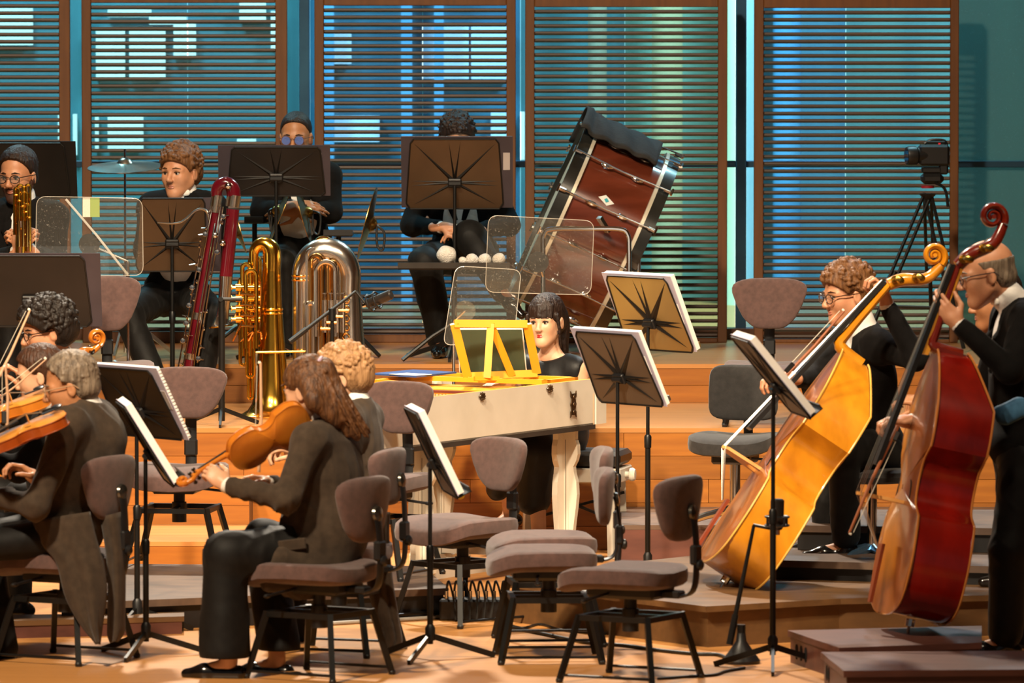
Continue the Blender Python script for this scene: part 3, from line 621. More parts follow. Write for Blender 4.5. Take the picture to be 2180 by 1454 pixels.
# violins
vm = wood('violin_orange', 'b5641a', 'cf7f28', .25); vmt = wood('violin_top', 'c47424', 'd98a34', .25)
vm2 = wood('violin_brown', '8a3a10', 'a64e18', .25); vmt2 = wood('violin_top_bright', 'c9822f', 'd9963f', .25)
def violin(label, chin, scroll, front, L=.356, m1=None, m2=None, name='violin', cat='violin'):
    t = thing(name, label, cat, chin, 0, None); X = axes(scroll - chin, front)
    fiddle(t, X, L, OUT_V, .034 * L / .36, .014 * L / .36, (L * 1.37, L * 1.66), m2 or vmt, m1 or vm, m1 or vm, m1 or vm); return t, X
VW = (at(652, 884, 27.85), at(384, 1022, 27.72))
violin('orange violin under the chin of the ponytailed violinist', VW[0], VW[1], (-.30, .84, .45))
VC = (at(138, 878, 28.0), at(-120, 985, 27.9)); violin('red-brown violin of the grey-haired man at the left edge', VC[0], VC[1], (-.30, -.15, .95), m1=vm2, m2=vmt2)
VE = (at(100, 838, 28.75), at(-150, 925, 28.65)); violin('orange violin of the woman behind the grey-haired man', VE[0], VE[1], (-.30, -.12, .95), m2=vmt2)
CE = (at(-70, 1010, 30.3), at(222, 688, 30.5)); violin('cello with orange scroll behind the black-haired man', CE[0], CE[1], (-.75, -.5, .6), L=.52, name='cello', cat='cello')
def bow(label, a, b, m=None, w=.0042):
    a, b = Vector(a), Vector(b); t = thing('bow', label, 'bow', a, 0, 'bows of the string players'); d = b - a; u = d.normalized(); s = Vector((0, -1, 0)); s = (s - u * s.dot(u)).normalized().cross(u)
    MB().tube([Vector(), d * .5 - s * .006, d], [w * 1.15, w, w * .75], 8).build('stick', m or mat('pernambuco', '8a4a26', 'a05c34', rough=.35), t)
    MB().tube([u * .06 + s * .018, d - u * .012 + s * .014], .0035, 6, flat=(s, .35)).build('hair', mat('bow_hair', 'd8cfba', 'e6dfcc', rough=.6), t)
    MB().box(u * .05 + s * .010, (.014, .022, .05), basis(u, s), bev=.003).build('frog', m_ebony, t)
    MB().box(d + s * .005, (.006, .012, .010), basis(u, s), bev=.002).build('tip', mat('ivory', 'e8e2d2', rough=.4), t)
    return t
bowl_m = mat('bow_light', 'c49a78', 'd2aa88', rough=.4)
bow('upright bow in front of the gold tuba, held by the ponytailed violinist', at(551, 1005, 27.95), at(555, 772, 28.0), bowl_m, .006)
bow('bow rising across the grey-haired violinist at the left', at(15, 915, 27.95), at(12, 780, 28.0), bowl_m, .006)
bow('bow of the black-haired player slanting up past his face', at(-25, 845, 29.3), at(64, 660, 29.4), bowl_m, .006)
bow('bow of the woman at left crossing her face', at(-30, 870, 28.9), at(98, 765, 28.9), bowl_m, .0035)
bow('dark bow of the seated bassist beside the fingerboard', at(1668, 805, 29.45), at(1797, 662, 29.5), None, .006)
bow('bow of the standing bassist hanging in front of the red double bass', at(1911, 908, 28.33), at(1808, 1135, 27.95), None, .007)
# ================================================================ brass and woodwind at the back
m_gb = mat('brass_gold', 'eab13c', 'f2be50', scale=3, rough=.17, metal=1)
m_sv = mat('brass_silver', 'e2dace', 'ece5da', scale=3, rough=.2, metal=1)
m_gw = mat('brass_wash', 'dca860', 'e6b872', rough=.16, metal=1)
def L_(o, px, py, Y): return at(px, py, Y) - o
# gold tuba
YT = 34.55; o = gnd(568, 886, Z2); YT = o.y
tb = thing('tuba', 'gold tuba standing on its bell beside the contrabassoon', 'tuba', o)
q = lambda px, py, dy=0: at(px, py, YT + dy) - o
K = F / YT
prof = [(.165, 0), (.168, .004), (.15, .012), (.120, .030), (.100, .06), (.088, .11), (.080, .18), (.073, .27), (.066, .36), (.058, .46), (.052, .56), (.048, .66), (.046, .72)]
MB().lathe(prof, (.025, 0, 0), n=40, cap=False).build('bell', m_gb, tb)
MB().tube(arc((.025, 0, .004), (1, 0, 0), (0, 1, 0), .166, 0, 2 * math.pi, 40)[:-1], .005, 6, closed=True).build('bell_rim', m_gb, tb)
bow_c = Vector((-.015, 0, .72)); pth = [Vector((.025, 0, .70))] + arc((-.018, 0, .765), (1, 0, 0), (0, 0, 1), .047, 0, math.pi, 12)
pth = [Vector((.025, 0, .70)), Vector((.027, 0, .76))] + arc((-.018, 0, .80), (1, 0, 0), (0, 0, 1.15), .045, 0.0, math.pi, 14) + [Vector((-.063, 0, .74)), Vector((-.066, 0, .6))]
MB().tube(pth, interp([.046, .046, .045, .040, .034, .028, .024, .022], len(pth)), 16).build('bow_branch', m_gb, tb)
for z in (.515, .525, .535): pass
MB().lathe([(.0545, 0), (.057, .006), (.0545, .012)], (.025, 0, .505), n=30, cap=False).lathe([(.0555, 0), (.058, .006), (.0555, .012)], (.025, 0, .525), n=30, cap=False).build('bell_ferrule', m_gb, tb)
rnd = random.Random(3)
def utube(par, xa, xb, z0, z1, y, r, m, up=True, o=Vector(), nm='tubing'):
    c = (xa + xb) / 2; R = abs(xb - xa) / 2; s = 1 if up else -1; zt = z1 if up else z0; zb = z0 if up else z1
    p = [o + Vector((xa, y, zb))] + [o + v for v in arc((c, y, zt), ((xa - c) / R, 0, 0), (0, 0, s), R, 0, math.pi, 10)] + [o + Vector((xb, y, zb))]
    return MB().tube(p, r, 10).build(nm, m, par)
for (xa, xb, z0, z1, y) in ((-.118, -.078, .30, .735, -.05), (-.100, -.048, .34, .70, -.075), (-.135, -.09, .40, .66, .03), (-.085, -.035, .36, .76, .06)): utube(tb, xa, xb, z0, z1, y, .011, m_gb)
for (xa, xb, z0, z1, y) in ((-.095, -.062, .215, .42, -.06), (-.088, -.07, .10, .38, -.045), (-.13, -.1, .27, .45, -.02)): utube(tb, xa, xb, z0, z1, y, .009, m_gb, False)
for i in range(4):
    z = .64 - i * .052; v_ = MB().tube([(-.15, -.055, z), (-.03, -.055, z)], .019, 14).tube([(-.168, -.055, z), (-.15, -.055, z)], .008, 8).tube([(-.172, -.055, z), (-.168, -.055, z)], .014, 12); vo = v_.build('valve', m_gb, tb)
    MB().tube([(-.12, -.08, z - .01), (-.12, -.09, z - .03), (-.06, -.085, z - .035)], .006, 8).build('valve_slide', m_gw, vo)
for i in range(10):
    a = Vector((rnd.uniform(-.15, -.04), rnd.uniform(-.09, .0), rnd.uniform(.36, .64))); MB().tube(smoothpath([a, a + Vector((rnd.uniform(-.03, .03), -.02, rnd.uniform(-.05, .05))), a + Vector((rnd.uniform(-.05, .05), 0, rnd.uniform(-.09, .02)))], 4), .006, 7).build('linkage', m_gw, tb)
MB().tube([q(545, 750, -.09), q(650, 748, -.09)], .006, 8).build('brace', m_gb, tb)
# silver tuba
o = gnd(742, 886, Z2); YS = o.y
ts = thing('tuba', 'silver tuba with broad rounded bow behind the ponytailed violinist', 'tuba', o)
q = lambda px, py, dy=0: at(px, py, YS + dy) - o
prof = [(.20, 0), (.203, .004), (.185, .012), (.15, .035), (.128, .07), (.112, .12), (.100, .19), (.090, .27), (.080, .36), (.072, .46), (.066, .56), (.062, .60)]
MB().lathe(prof, (.0, 0, 0), n=40, cap=False).build('bell', m_sv, ts)
MB().tube(arc((0, 0, .004), (1, 0, 0), (0, 1, 0), .201, 0, 2 * math.pi, 40)[:-1], .005, 6, closed=True).build('bell_rim', m_sv, ts)
c = q(692, 590); Rb = .113
pth = [Vector((.0, 0, .58)), Vector((c.x + Rb, 0, c.z - .05))] + arc((c.x, 0, c.z), (1, 0, 0), (0, 0, 1.13), Rb, 0, math.pi, 18) + [Vector((c.x - Rb, 0, c.z - .1)), Vector((c.x - Rb - .002, 0, .38)), Vector((c.x - Rb, 0, .20))]
pth[1] = Vector((c.x + Rb - .003, 0, c.z - .06))
MB().tube(pth, interp([.064, .065, .068, .071, .070, .066, .060, .054, .049, .046], len(pth)), 20).build('bow_branch', m_sv, ts)
utube(ts, c.x - Rb, c.x - Rb + .09, .20, .5, 0, .038, m_sv, False)
for z in (.69, .71): MB().lathe([(.051, 0), (.054, .006), (.051, .012)], (c.x - Rb, 0, z - .02), n=24, cap=False).build('ferrule', m_gw, ts)
x0 = c.x
for (xa, xb, z0, z1, y, m) in ((-.085, -.03, .22, .80, -.05, m_sv), (-.07, -.015, .25, .77, -.08, m_gw), (.012, .062, .25, .79, -.05, m_sv), (.02, .052, .35, .75, -.085, m_gw), (-.05, .035, .30, .84, -.01, m_gw), (-.085, -.055, .15, .55, -.09, m_sv), (-.01, .03, .12, .56, -.07, m_gw), (-.042, .055, .4, .72, -.10, m_sv)):
    utube(ts, x0 + xa, x0 + xb, z0, z1, y, .0125, m)
for i in range(4):
    x = x0 + .0 + i * .03; vv = MB().tube([(x, -.10, .42), (x, -.10, .58)], .0135, 14).tube([(x, -.10, .58), (x, -.10, .61)], .005, 8).tube([(x, -.10, .61), (x, -.10, .616)], .011, 12).build('valve', m_sv, ts)
    MB().tube([(x - .02, -.12, .44 + .03 * i), (x + .03, -.12, .44 + .03 * i)], .008, 8).build('valve_slide', m_gw, vv)
for k in range(5): MB().tube(arc((x0 + .105, -.09, .40 + k * .045), (1, 0, 0), (0, 0, 1), .016, 0, 2 * math.pi, 12)[:-1], .005, 7, closed=True).build('finger_ring', m_gw, ts)
MB().tube(smoothpath([(x0 + .06, -.12, .26), (x0 + .10, -.13, .21), (x0 + .16, -.12, .195), (x0 + .205, -.1, .20)], 4), .009, 8).build('lead_pipe', m_gw, ts)
# contrabassoon
o = gnd(402, 870, Z2); YC = o.y; m_redw = mat('bassoon_red', '4a0814', '66101c', scale=4, rough=.16, coat=.6)
cb = thing('contrabassoon', 'dark red contrabassoon with silver keywork and bell, in its stand', 'contrabassoon', o)
q = lambda px, py, dy=0: at(px, py, YC + dy) - o
MB().tube([q(461, 440), q(400, 790), q(394, 830)], [.0245, .0245, .024], 16).build('long_joint', m_redw, cb)
MB().tube([q(496, 445), q(481, 590)], .033, 18).build('bell_joint', m_redw, cb)
top = [q(461, 418)] + [q(479 + 18 * math.cos(a), 410 - 20 * math.sin(a)) for a in np.linspace(math.pi, 0, 12)] + [q(498, 420)]
MB().tube(top, interp([.027, .031, .034, .036, .036], len(top)), 18).build('u_bend', m_redw, cb)
for (a, b, r) in (((462, 415), (457, 452), .028), ((498.5, 415), (495, 440), .0365), ((405, 752), (403, 765), .027), ((421, 665), (419, 680), .027)): MB().tube([q(*a), q(*b)], r, 18).build('ferrule', m_sv, cb)
bl_ = smoothpath([q(481, 588), q(479, 625), q(475, 660), q(472, 680), q(471, 690), q(471, 694)], 4)
MB().tube(bl_, interp([.034, .032, .031, .036, .046, .060], len(bl_)), 22, cap=False).build('bell', m_sv, cb)
MB().tube(arc(q(471, 694), (q(497, 690) - q(471, 694)).normalized(), (0, 1, 0), .060, 0, 2 * math.pi, 26)[:-1], .004, 6, closed=True).build('bell_rim', m_gb, cb)
MB().tube(smoothpath([q(335, 474), q(362, 476), q(385, 473), q(402, 461), q(416, 449), q(430, 445), q(441, 452), q(446, 470)], 5), interp([.0035, .006, .0075], 36), 10).build('bocal', m_sv, cb)
for (dx, dy, a, b) in ((-22, -.03, .25, 1), (-12, -.045, .0, 1), (10, -.045, 0, .97), (17, -.03, 0, .95), (3, -.05, .1, .9)):
    A, B = Vector((461 + dx * .8, 440)), Vector((400 + dx, 790)); p0, p1 = A.lerp(B, a), A.lerp(B, b)
    MB().tube([q(p0.x, p0.y, dy), q(p1.x, p1.y, dy)], .0042, 8).build('key_rod', m_chrome, cb)
rnd = random.Random(11)
for i in range(26):
    t = .06 + .9 * i / 25; x = 461 + (400 - 461) * t + rnd.choice((-22, -14, 12, 18)); y = 440 + 350 * t
    p = q(x, y, -.045); g = MB()
    if i % 3 == 0: g.lathe([(0, 0), (.012, 0), (.014, .005), (.011, .009), (0, .01)], p, basis((0, -1, .1)), 12, False)
    else: g.ball(p, (.006, .006, .011), None, 8, 6)
    g.tube([p, p + Vector((rnd.uniform(-.04, .04), .01, rnd.uniform(-.01, .01)))], .0032, 6); g.build('key', m_chrome, cb)
for (x, y) in ((486, 395), (458, 500), (474, 517)): MB().lathe([(0, 0), (.015, 0), (.016, .006), (.007, .012), (0, .012)], q(x, y, -.04), basis((0, -1, .1)), 14, False).build('key', m_chrome, cb)
isd = thing('instrument_stand', 'black pole stand holding the contrabassoon', 'stand', gnd(472, 905, Z2 + .001))
o2 = isd.location; q2 = lambda px, py, dy=0: at(px, py, o2.y + dy) - o2
MB().tube([q2(472, 640), (0, 0, .02)], .016, 12).build('pole', m_blk, isd)
MB().tube([q2(470, 637), q2(516, 637, .02)], .009, 8).tube([q2(470, 637, -.02), q2(470, 637, .05)], .012, 10).build('arm', m_blk, isd)
for i in range(3):
    a = math.radians(30 + 120 * i); MB().bar((0, 0, .08), (.2 * math.cos(a), .2 * math.sin(a), .006), .012, .02).build('leg', m_blk, isd, 0)
# horn-like brass of the left player
o = at(48, 535, 34.9); hn = thing('trombone', 'golden brass instrument upright before the bearded man at the left', 'brass', o)
q = lambda px, py, dy=0: at(px, py, 34.9 + dy) - o
for (xa, xb, y0, y1) in ((31, 41, 405, 500), (37, 49, 400, 540), (55, 64, 398, 535), (44, 58, 415, 470), (48, 62, 440, 525)):
    p = [q(xa, y1)] + [q((xa + xb) / 2 - (xb - xa) / 2 * math.cos(a), y0 - (xb - xa) / 2 * math.sin(a)) for a in np.linspace(0, math.pi, 8)] + [q(xb, y1)]
    MB().tube(p, .0075, 9).build('tubing', m_gb, hn)
for i in range(3): MB().tube([q(40 + i * 9, 470, -.03), q(41 + i * 9, 525, -.03)], .010, 12).tube([q(40 + i * 9, 462, -.03), q(40 + i * 9, 470, -.03)], .004, 8).build('valve', m_gw, hn)
for i in range(9): MB().ball(q(34 + (i * 7) % 30, 415 + i * 12, -.03), (.012, .006, .006), None, 8, 6).build('brace', m_gb, hn)
# ================================================================ harpsichord
m_hw = mat('harpsichord_white', 'd9d2c2', 'e4ddce', scale=5, rough=.45); m_hg = mat('harpsichord_grey', 'b9b2a6', 'c4bdb0', rough=.5)
m_hy = mat('harpsichord_yellow', 'd8931c', 'e29d24', scale=5, rough=.42); m_sb = mat('soundboard', 'dcc68c', 'e8d49c', scale=4, stretch=(1, 6, 1), rough=.5)
m_brz = mat('bronze_ornament', '4a3826', '6a523a', scale=20, rough=.4, metal=.7)
HA, HT = Vector((.392, 32.8, 0)), Vector((-.614, 30.99, 0)); sd = (HT - HA).normalized(); pd = Vector((sd.y, -sd.x, 0))     # along the spine, across to the far side
if pd.y < 0: pd = -pd
hp = thing('harpsichord', 'white harpsichord with yellow inside, open lid and ornamental bronze mounts', 'harpsichord', (0, 32, 0)); HO = Vector((0, 32, 0))
ZB, ZTp = .665, .88
outl = [HA, HT, Vector((-.70, 31.05, 0))] + smoothpath([(-.62, 31.4, 0), (-.565, 31.76, 0), (-.487, 32.1, 0), (-.465, 32.38, 0), (-.51, 32.6, 0), (-.643, 32.76, 0)], 4) + [Vector((-.40, 33.2, 0))]
N = len(outl)
def wall(i, j, z0, z1, th, name, mo, mi_):
    a, b = outl[i] - HO, outl[j] - HO; d = (b - a).normalized(); n = Vector((d.y, -d.x, 0)) * -1   # inward
    n = Vector((-d.y, d.x, 0)); cen = sum(outl, Vector()) / N - HO
    if n.dot(cen - a) < 0: n = -n
    z = Vector((0, 0, 1)); vs = [a + z * z0, b + z * z0, b + z * z1, a + z * z1]; w = [p + n * th for p in vs]
    mb = MB(); mb.add(vs, [(0, 1, 2, 3)], 0); mb.add(w, [(3, 2, 1, 0)], 1); mb.add([vs[3], vs[2], w[2], w[3]], [(0, 1, 2, 3)], 1); mb.add([vs[0], vs[1], w[1], w[0]], [(0, 1, 2, 3)], 0)
    mb.add([vs[0], vs[3], w[3], w[0]], [(0, 1, 2, 3)], 0); mb.add([vs[1], vs[2], w[2], w[1]], [(0, 1, 2, 3)], 0); return mb
wall(0, 1, ZB, ZTp, .022, '', 0, 0).build('spine_wall', [m_hw, m_hy], hp, 0)
wall(1, 2, ZB, ZTp, .022, '', 0, 0).build('tail_wall', [m_hw, m_hy], hp, 0)
bn = MB()
for i in range(2, N - 2):
    w_ = wall(i, i + 1, ZB, ZTp, .018, '', 0, 0); o0 = len(bn.v); bn.v += w_.v; bn.f += [tuple(k + o0 for k in f) for f in w_.f]; bn.m += w_.m
bn.build('bentside_wall', [m_hg, m_hy], hp, 0)
wall(N - 2, N - 1, ZB, ZTp, .022, '', 0, 0).build('cheek_wall', [m_hw, m_hy], hp, 0)
wall(N - 1, 0, ZB, ZTp - .07, .022, '', 0, 0).build('keyboard_end_wall', [m_hw, m_hy], hp, 0)
I3 = Matrix.Identity(3); inner = [((p - HO).x, (p - HO).y) for p in outl]
MB().prism(inner, (0, 0, ZB - .022), I3, .03).build('bottom_moulding', mat('moulding_dark', '2e2a27', '3a3531', rough=.5), hp, 0)
sbp = [(-.02 + x * .96, (y + .3) * .965 - .3) for x, y in inner]
MB().prism(sbp, (0, 0, .775), I3, .01).build('soundboard', m_sb, hp, 0)
# wrest plank / jack rail block near the keyboard
A = HA - HO
def hpt(s, w, z): v = A + sd * s + pd * w; return Vector((v.x, v.y, z))
Rh = frame(sd, pd, Vector((0, 0, 1))) if sd.cross(pd).z > 0 else frame(pd, sd, Vector((0, 0, 1))); 
def hbox(s0, s1, w0, w1, z0, z1):
    mb = MB(); P = [hpt(s0, w0, 0), hpt(s1, w0, 0), hpt(s1, w1, 0), hpt(s0, w1, 0)]
    return mb.add([(p.x, p.y, z) for z in (z0, z1) for p in P], [(3, 2, 1, 0), (4, 5, 6, 7), (0, 1, 5, 4), (1, 2, 6, 5), (2, 3, 7, 6), (3, 0, 4, 7)])
hbox(.22, .56, .03, .84, .78, .845).build('wrest_plank', m_hy, hp, 0)
hbox(.575, .60, .03, .80, .83, .842).build('jack_rail', mat('jack_red', '5a1f12', '6b2a1a', rough=.5), hp, 0)
for i in range(40): hbox(.602, .611, .04 + i * .0185, .052 + i * .0185, .80, .826).build('jack', mat('jack_pale', 'c98f6a', rough=.6), hp, 0)
for i in range(26): MB().tube([hpt(.62, .06 + i * .026, .79), hpt(.62 + .95 * (1 - .72 * i / 26), .06 + i * .020, .79)], .0008, 4).build('string', m_string, hp)
for (s0, s1, w0, w1) in ((.06, .09, .06, .82), (.33, .36, .06, .82), (.06, .36, .06, .09), (.06, .36, .40, .43), (.06, .36, .79, .82)): hbox(s0, s1, w0, w1, ZTp - .012, ZTp + .01).build('desk_frame_bar', m_hy, hp, 0)
hbox(-.10, 0, -.004, .055, ZB, ZTp - .005).build('key_cheek', m_hw, hp, 0); hbox(-.10, 0, .83, .885, ZB, ZTp - .005).build('key_cheek', m_hw, hp, 0)
hbox(-.10, .0, .055, .83, ZB + .02, ZB + .05).build('key_bed', m_hw, hp, 0)
for i in range(36): hbox(-.09, .04, .06 + i * .0213, .0805 + i * .0213, ZB + .05, ZB + .07).build('key', mat('key_black', '1a1614', rough=.4), hp, 0)
# mounts on the spine
nrm = -pd
def mount(s, z, w, h, bumps):
    c = hpt(s, -.004, z); R = frame(sd, Vector((0, 0, 1)), nrm); pts = []
    for i in range(24):
        a = 2 * math.pi * i / 24; k = 1 + .28 * math.cos(bumps * a); pts.append((w * k * math.cos(a), h * k * math.sin(a)))
    g = MB().prism(pts, c, R, .008)
    for i in range(6): a = 2 * math.pi * i / 6; g.ball(c + R @ Vector((w * .8 * math.cos(a), h * .8 * math.sin(a), .008)), .005, None, 8, 5)
    return g.build('bronze_mount', m_brz, hp)
for px in (1168, 1023, 872):
    best = min((abs((lambda v: CX + F * v.x / v.y)(hpt(i / 200, 0, 0) + HO) - px), i / 200) for i in range(430))[1]; mount(best, ZTp - .022, .022, .017, 5)
R_ = frame(sd, Vector((0, 0, 1)), nrm); c = hpt(.23, -.004, (ZB + ZTp) / 2)
pl = [(-.028, -.062), (-.02, -.05), (.02, -.05), (.028, -.062), (.026, -.035), (.017, -.028), (.02, -.012), (.027, 0), (.02, .012), (.017, .028), (.026, .035), (.028, .062), (.02, .05), (-.02, .05), (-.028, .062), (-.026, .035), (-.017, .028), (-.02, .012), (-.027, 0), (-.02, -.012), (-.017, -.028), (-.026, -.035)]
sm = MB().prism(pl, c, R_, .006)
for (x, y) in ((0, -.035), (0, 0), (0, .035)): sm.ball(c + R_ @ Vector((x, y, .008)), (.010, .010, .005), R_, 10, 6)
sm.build('bronze_strap', m_brz, hp, 0)
# legs: crossed fretted boards
legp = [(.052, .0), (.05, .03), (.036, .05), (.034, .065), (.05, .075), (.052, .10), (.036, .13), (.032, .16), (.038, .21), (.048, .28), (.054, .34), (.05, .40), (.038, .44), (.034, .47), (.05, .50), (.058, .53), (.056, .57), (.045, .60), (.045, .645)]
legpoly = legp + [(-x, y) for x, y in reversed(legp)]
def hleg(s, w, stretch=True):
    b_ = hpt(s, w, 0)
    for d in (sd, pd): 
        o = MB().prism(legpoly, b_ - d.cross(Vector((0, 0, 1))) * -.014, frame(d, Vector((0, 0, 1)), d.cross(Vector((0, 0, 1)))), .028).build('leg', m_hw, hp, 0)
    MB().bar(b_ + Vector((-.0, -.03, .02)), b_ + Vector((0, -.03, .6)), .002, .002).build('leg_joint', m_blk, hp, 0)
hleg(.13, .09); hleg(.13, .76); hleg(1.50, .08); hleg(.9, .42)
for w in (.09, .76):
    hbox(-.12, .30, w - .02, w + .02, 0, .035).build('sledge_foot', m_hw, hp, 0)
hbox(.11, .15, .09, .76, .04, .10).build('stretcher', m_hg, hp, 0); hbox(.15, 1.5, .065, .095, .04, .09).build('stretcher', m_hg, hp, 0)
# music desk
dc = at(1056, 742, 32.72); u, v, n = Vector((1, .12, 0)).normalized(), None, None
a0, a1, a2, a3 = at(967, 689, 32.62) - HO, at(1122, 690, 32.72) - HO, at(1143, 795, 32.84) - HO, at(995, 801, 32.74) - HO
fr = MB()
def strip(p, q_, w, name, m=m_hy): return MB().bar(p, q_, w, .016, up=(0, -1, .2)).build(name, m, hp, 0)
dk = strip(a0, a1, .036, 'music_desk_rail'); strip(a3, a2, .034, 'music_desk_rail'); strip(a0, a3, .04, 'music_desk_stile'); strip(a1, a2, .04, 'music_desk_stile')
mid = (a0 + a1) / 2; strip(mid, at(1037, 805, 32.62) - HO, .034, 'desk_prop'); strip(mid, at(1090, 800, 32.8) - HO, .034, 'music_desk_stile'); strip(at(1010, 806, 32.6) - HO, at(1062, 806, 32.66) - HO, .02, 'desk_prop')
ms = thing('score_folder', 'dark green score seen through the frame of the yellow music desk', 'folder', at(1052, 745, 32.86), 0)
MB().prism([(-.16, -.11), (.15, -.11), (.13, .10), (-.17, .10)], (0, 0, 0), frame(Vector((1, .1, 0)).normalized(), Vector((.0, -.22, .97)).normalized(), Vector((.02, -.97, -.22)).normalized()), .006).build('cover', mat('score_green', '2c3826', '364430', rough=.6), ms, 0)
MB().prism([(-.165, -.11), (.155, -.11), (.135, .105), (-.175, .105)], (0, .012, .002), frame(Vector((1, .1, 0)).normalized(), Vector((.0, -.22, .97)).normalized(), Vector((.02, -.97, -.22)).normalized()), .006).build('pages', m_white, ms, 0)
fo = thing('blue_folder', 'blue folder with white label lying on the harpsichord', 'folder', HO + hpt(.40, .72, ZTp + .012), 0)
pf = [at(x, y, 1) for x, y in ((793, 797), (886, 805), (970, 794), (880, 789))]; pf = [gnd(x, y, ZTp + .012) - fo.location for x, y in ((793, 798), (886, 804), (972, 795), (880, 790))]
MB().prism([(p.x, p.y) for p in pf], (0, 0, 0), I3, .008).build('cover', mat('folder_blue', '2f4a80', '3a5690', rough=.35), fo, 0)
pl2 = [gnd(x, y, ZTp + .021) - fo.location for x, y in ((828, 796.5), (884, 799.5), (920, 797), (866, 794))]
MB().prism([(p.x, p.y) for p in pl2], (0, 0, .0085), I3, .001).build('label_sheet', m_white, fo, 0)
# bench
bb = thing('piano_bench', 'black-cushioned bench with white sides and round knob under the harpsichordist', 'bench', (.30, 33.33, 0), math.radians(-12))
MB().box((0, 0, .475), (.50, .32, .07), bev=.02).build('cushion', mat('leather_black', '121110', '1b1918', rough=.4), bb)
MB().box((0, 0, .395), (.50, .30, .07), bev=.006).build('frame', m_hw, bb, 0)
for s in (-1, 1): MB().lathe([(0, 0), (.014, 0), (.014, .02), (.030, .022), (.033, .035), (.026, .048), (0, .05)], (.25 * s, -.02, .395), basis((s, 0, 0)), 20, False).build('knob', m_hw, bb)
for (x, y) in ((-.2, -.12), (.2, -.12), (.2, .12), (-.2, .12)): MB().bar((x, y, .36), (x * 1.05, y * 1.05, .0), .035, .035).build('leg', m_hw, bb, 0)
MB().bar((-.2, -.12, .18), (.22, .10, .30), .012, .012).bar((-.2, .12, .30), (.22, -.1, .18), .012, .012).build('scissor_brace', m_blk, bb, 0)
# ================================================================ bass drum
dcn = at(1262, 488, 36.55); ax_ = Vector((.905, .02, -.41)).normalized(); Rd = basis(ax_, (0, -1, .2)); m_sh = mat('drum_mahogany', '4a1e10', '683020', scale=2.5, stretch=(1, 1, 5), rough=.16, coat=.7, detail=5)
dr = thing('bass_drum', 'large mahogany bass drum tilted in its chrome frame before the louvres', 'drum', dcn); RD, HD = .50, .215
MB().lathe([(RD, -HD), (RD, HD)], (0, 0, 0), Rd, 72, False).build('shell', m_sh, dr)
m_hoop = mat('hoop_black', '1a1a18', '2a2a27', rough=.22, coat=.5); m_inl = mat('hoop_inlay', 'c9c2ae', 'd6cfbd', rough=.3, metal=.3); m_head = mat('drum_head', 'b8aa90', 'c6b89e', rough=.6)
for s in (-1, 1):
    h = MB().lathe([(RD + .004, s * (HD - .012)), (RD + .022, s * (HD - .012)), (RD + .022, s * (HD + .05)), (RD - .005, s * (HD + .05))], (0, 0, 0), Rd, 72, False).build('hoop', m_hoop, dr)
    MB().lathe([(RD + .003, s * (HD - .030)), (RD + .0235, s * (HD - .028)), (RD + .0235, s * (HD - .010)), (RD + .003, s * (HD - .008))], (0, 0, 0), Rd, 72, False).build('hoop_inlay', m_inl, h)
    MB().lathe([(RD, s * (HD + .025)), (RD * .5, s * (HD + .028)), (.0, s * (HD + .029))], (0, 0, 0), Rd, 48, False).build('drum_head', m_head, dr)
for i in range(14):
    a = 2 * math.pi * (i + .32) / 14; e_ = Rd @ Vector((math.cos(a), math.sin(a), 0)); tn = Rd @ Vector((-math.sin(a), math.cos(a), 0))
    rd_ = MB().tube([e_ * (RD + .045) - ax_ * (HD + .05), e_ * (RD + .03), e_ * (RD + .045) + ax_ * (HD + .05)], .0045, 7).build('tension_rod', m_chrome, dr)
    for s in (-1, 1):
        MB().ball(e_ * (RD + .022) + ax_ * (s * .085), (.014, .014, .034), frame(tn, e_, tn.cross(e_)), 10, 7).build('lug', m_chrome, rd_)
        MB().box(e_ * (RD + .036) + ax_ * (s * (HD + .04)), (.02, .018, .05), frame(tn, e_, tn.cross(e_)), bev=.005).tube([e_ * (RD + .045) + ax_ * (s * (HD + .06)) - tn * .022, e_ * (RD + .045) + ax_ * (s * (HD + .06)) + tn * .022], .006, 7).build('claw', m_chrome, rd_)
bp = at(1280, 418, 35) ; e_ = None
for k in range(400):
    a = 2 * math.pi * k / 400
ca = [(abs(((lambda w: CY)(0)) * 0 + (dcn + Rd @ Vector((math.cos(a) * RD, math.sin(a) * RD, 0)) + ax_ * -.02 - at(1280, 418, 36.05)).length), a) for a in np.linspace(0, 2 * math.pi, 400)]
a = min(ca)[1]; e_ = Rd @ Vector((math.cos(a), math.sin(a), 0)); tn = ax_.cross(e_)
bdg = MB().prism([(-.045, 0), (-.012, -.026), (.045, 0), (.012, .026)], e_ * (RD + .001) - ax_ * .02, frame(ax_, tn, ax_.cross(tn)), .004).build('badge', mat('badge_white', 'd8dcd8', rough=.3), dr, 0)
MB().prism([(-.012, 0), (-.002, -.012), (.014, 0), (.002, .012)], e_ * (RD + .0045) - ax_ * .02, frame(ax_, tn, ax_.cross(tn)), .002).build('badge_emblem', mat('badge_teal', '1f9fb0', rough=.3), bdg, 0)
dst = thing('drum_stand', 'bent chrome tube stand carrying the tilted bass drum', 'stand', (dcn.x, 36.0, Z3)); fo_ = Vector((dcn.x, 36.0, Z3)); q = lambda px, py, Y: at(px, py, Y) - fo_
MB().tube(smoothpath([q(1157, 640, 35.85), q(1156, 530, 35.85), q(1158, 500, 35.85), q(1175, 488, 35.85), q(1250, 487, 35.85), q(1318, 488, 35.85), q(1336, 500, 35.85), q(1339, 530, 35.85), q(1339, 600, 35.85), Vector((q(1339, 600, 35.85).x, -.15, .02))], 5), .013, 10).build('front_tube', m_chrome, dst)
MB().tube([q(1359, 480, 36.9), Vector((q(1359, 480, 36.9).x, .9, .02))], .013, 10).build('rear_tube', m_chrome, dst)
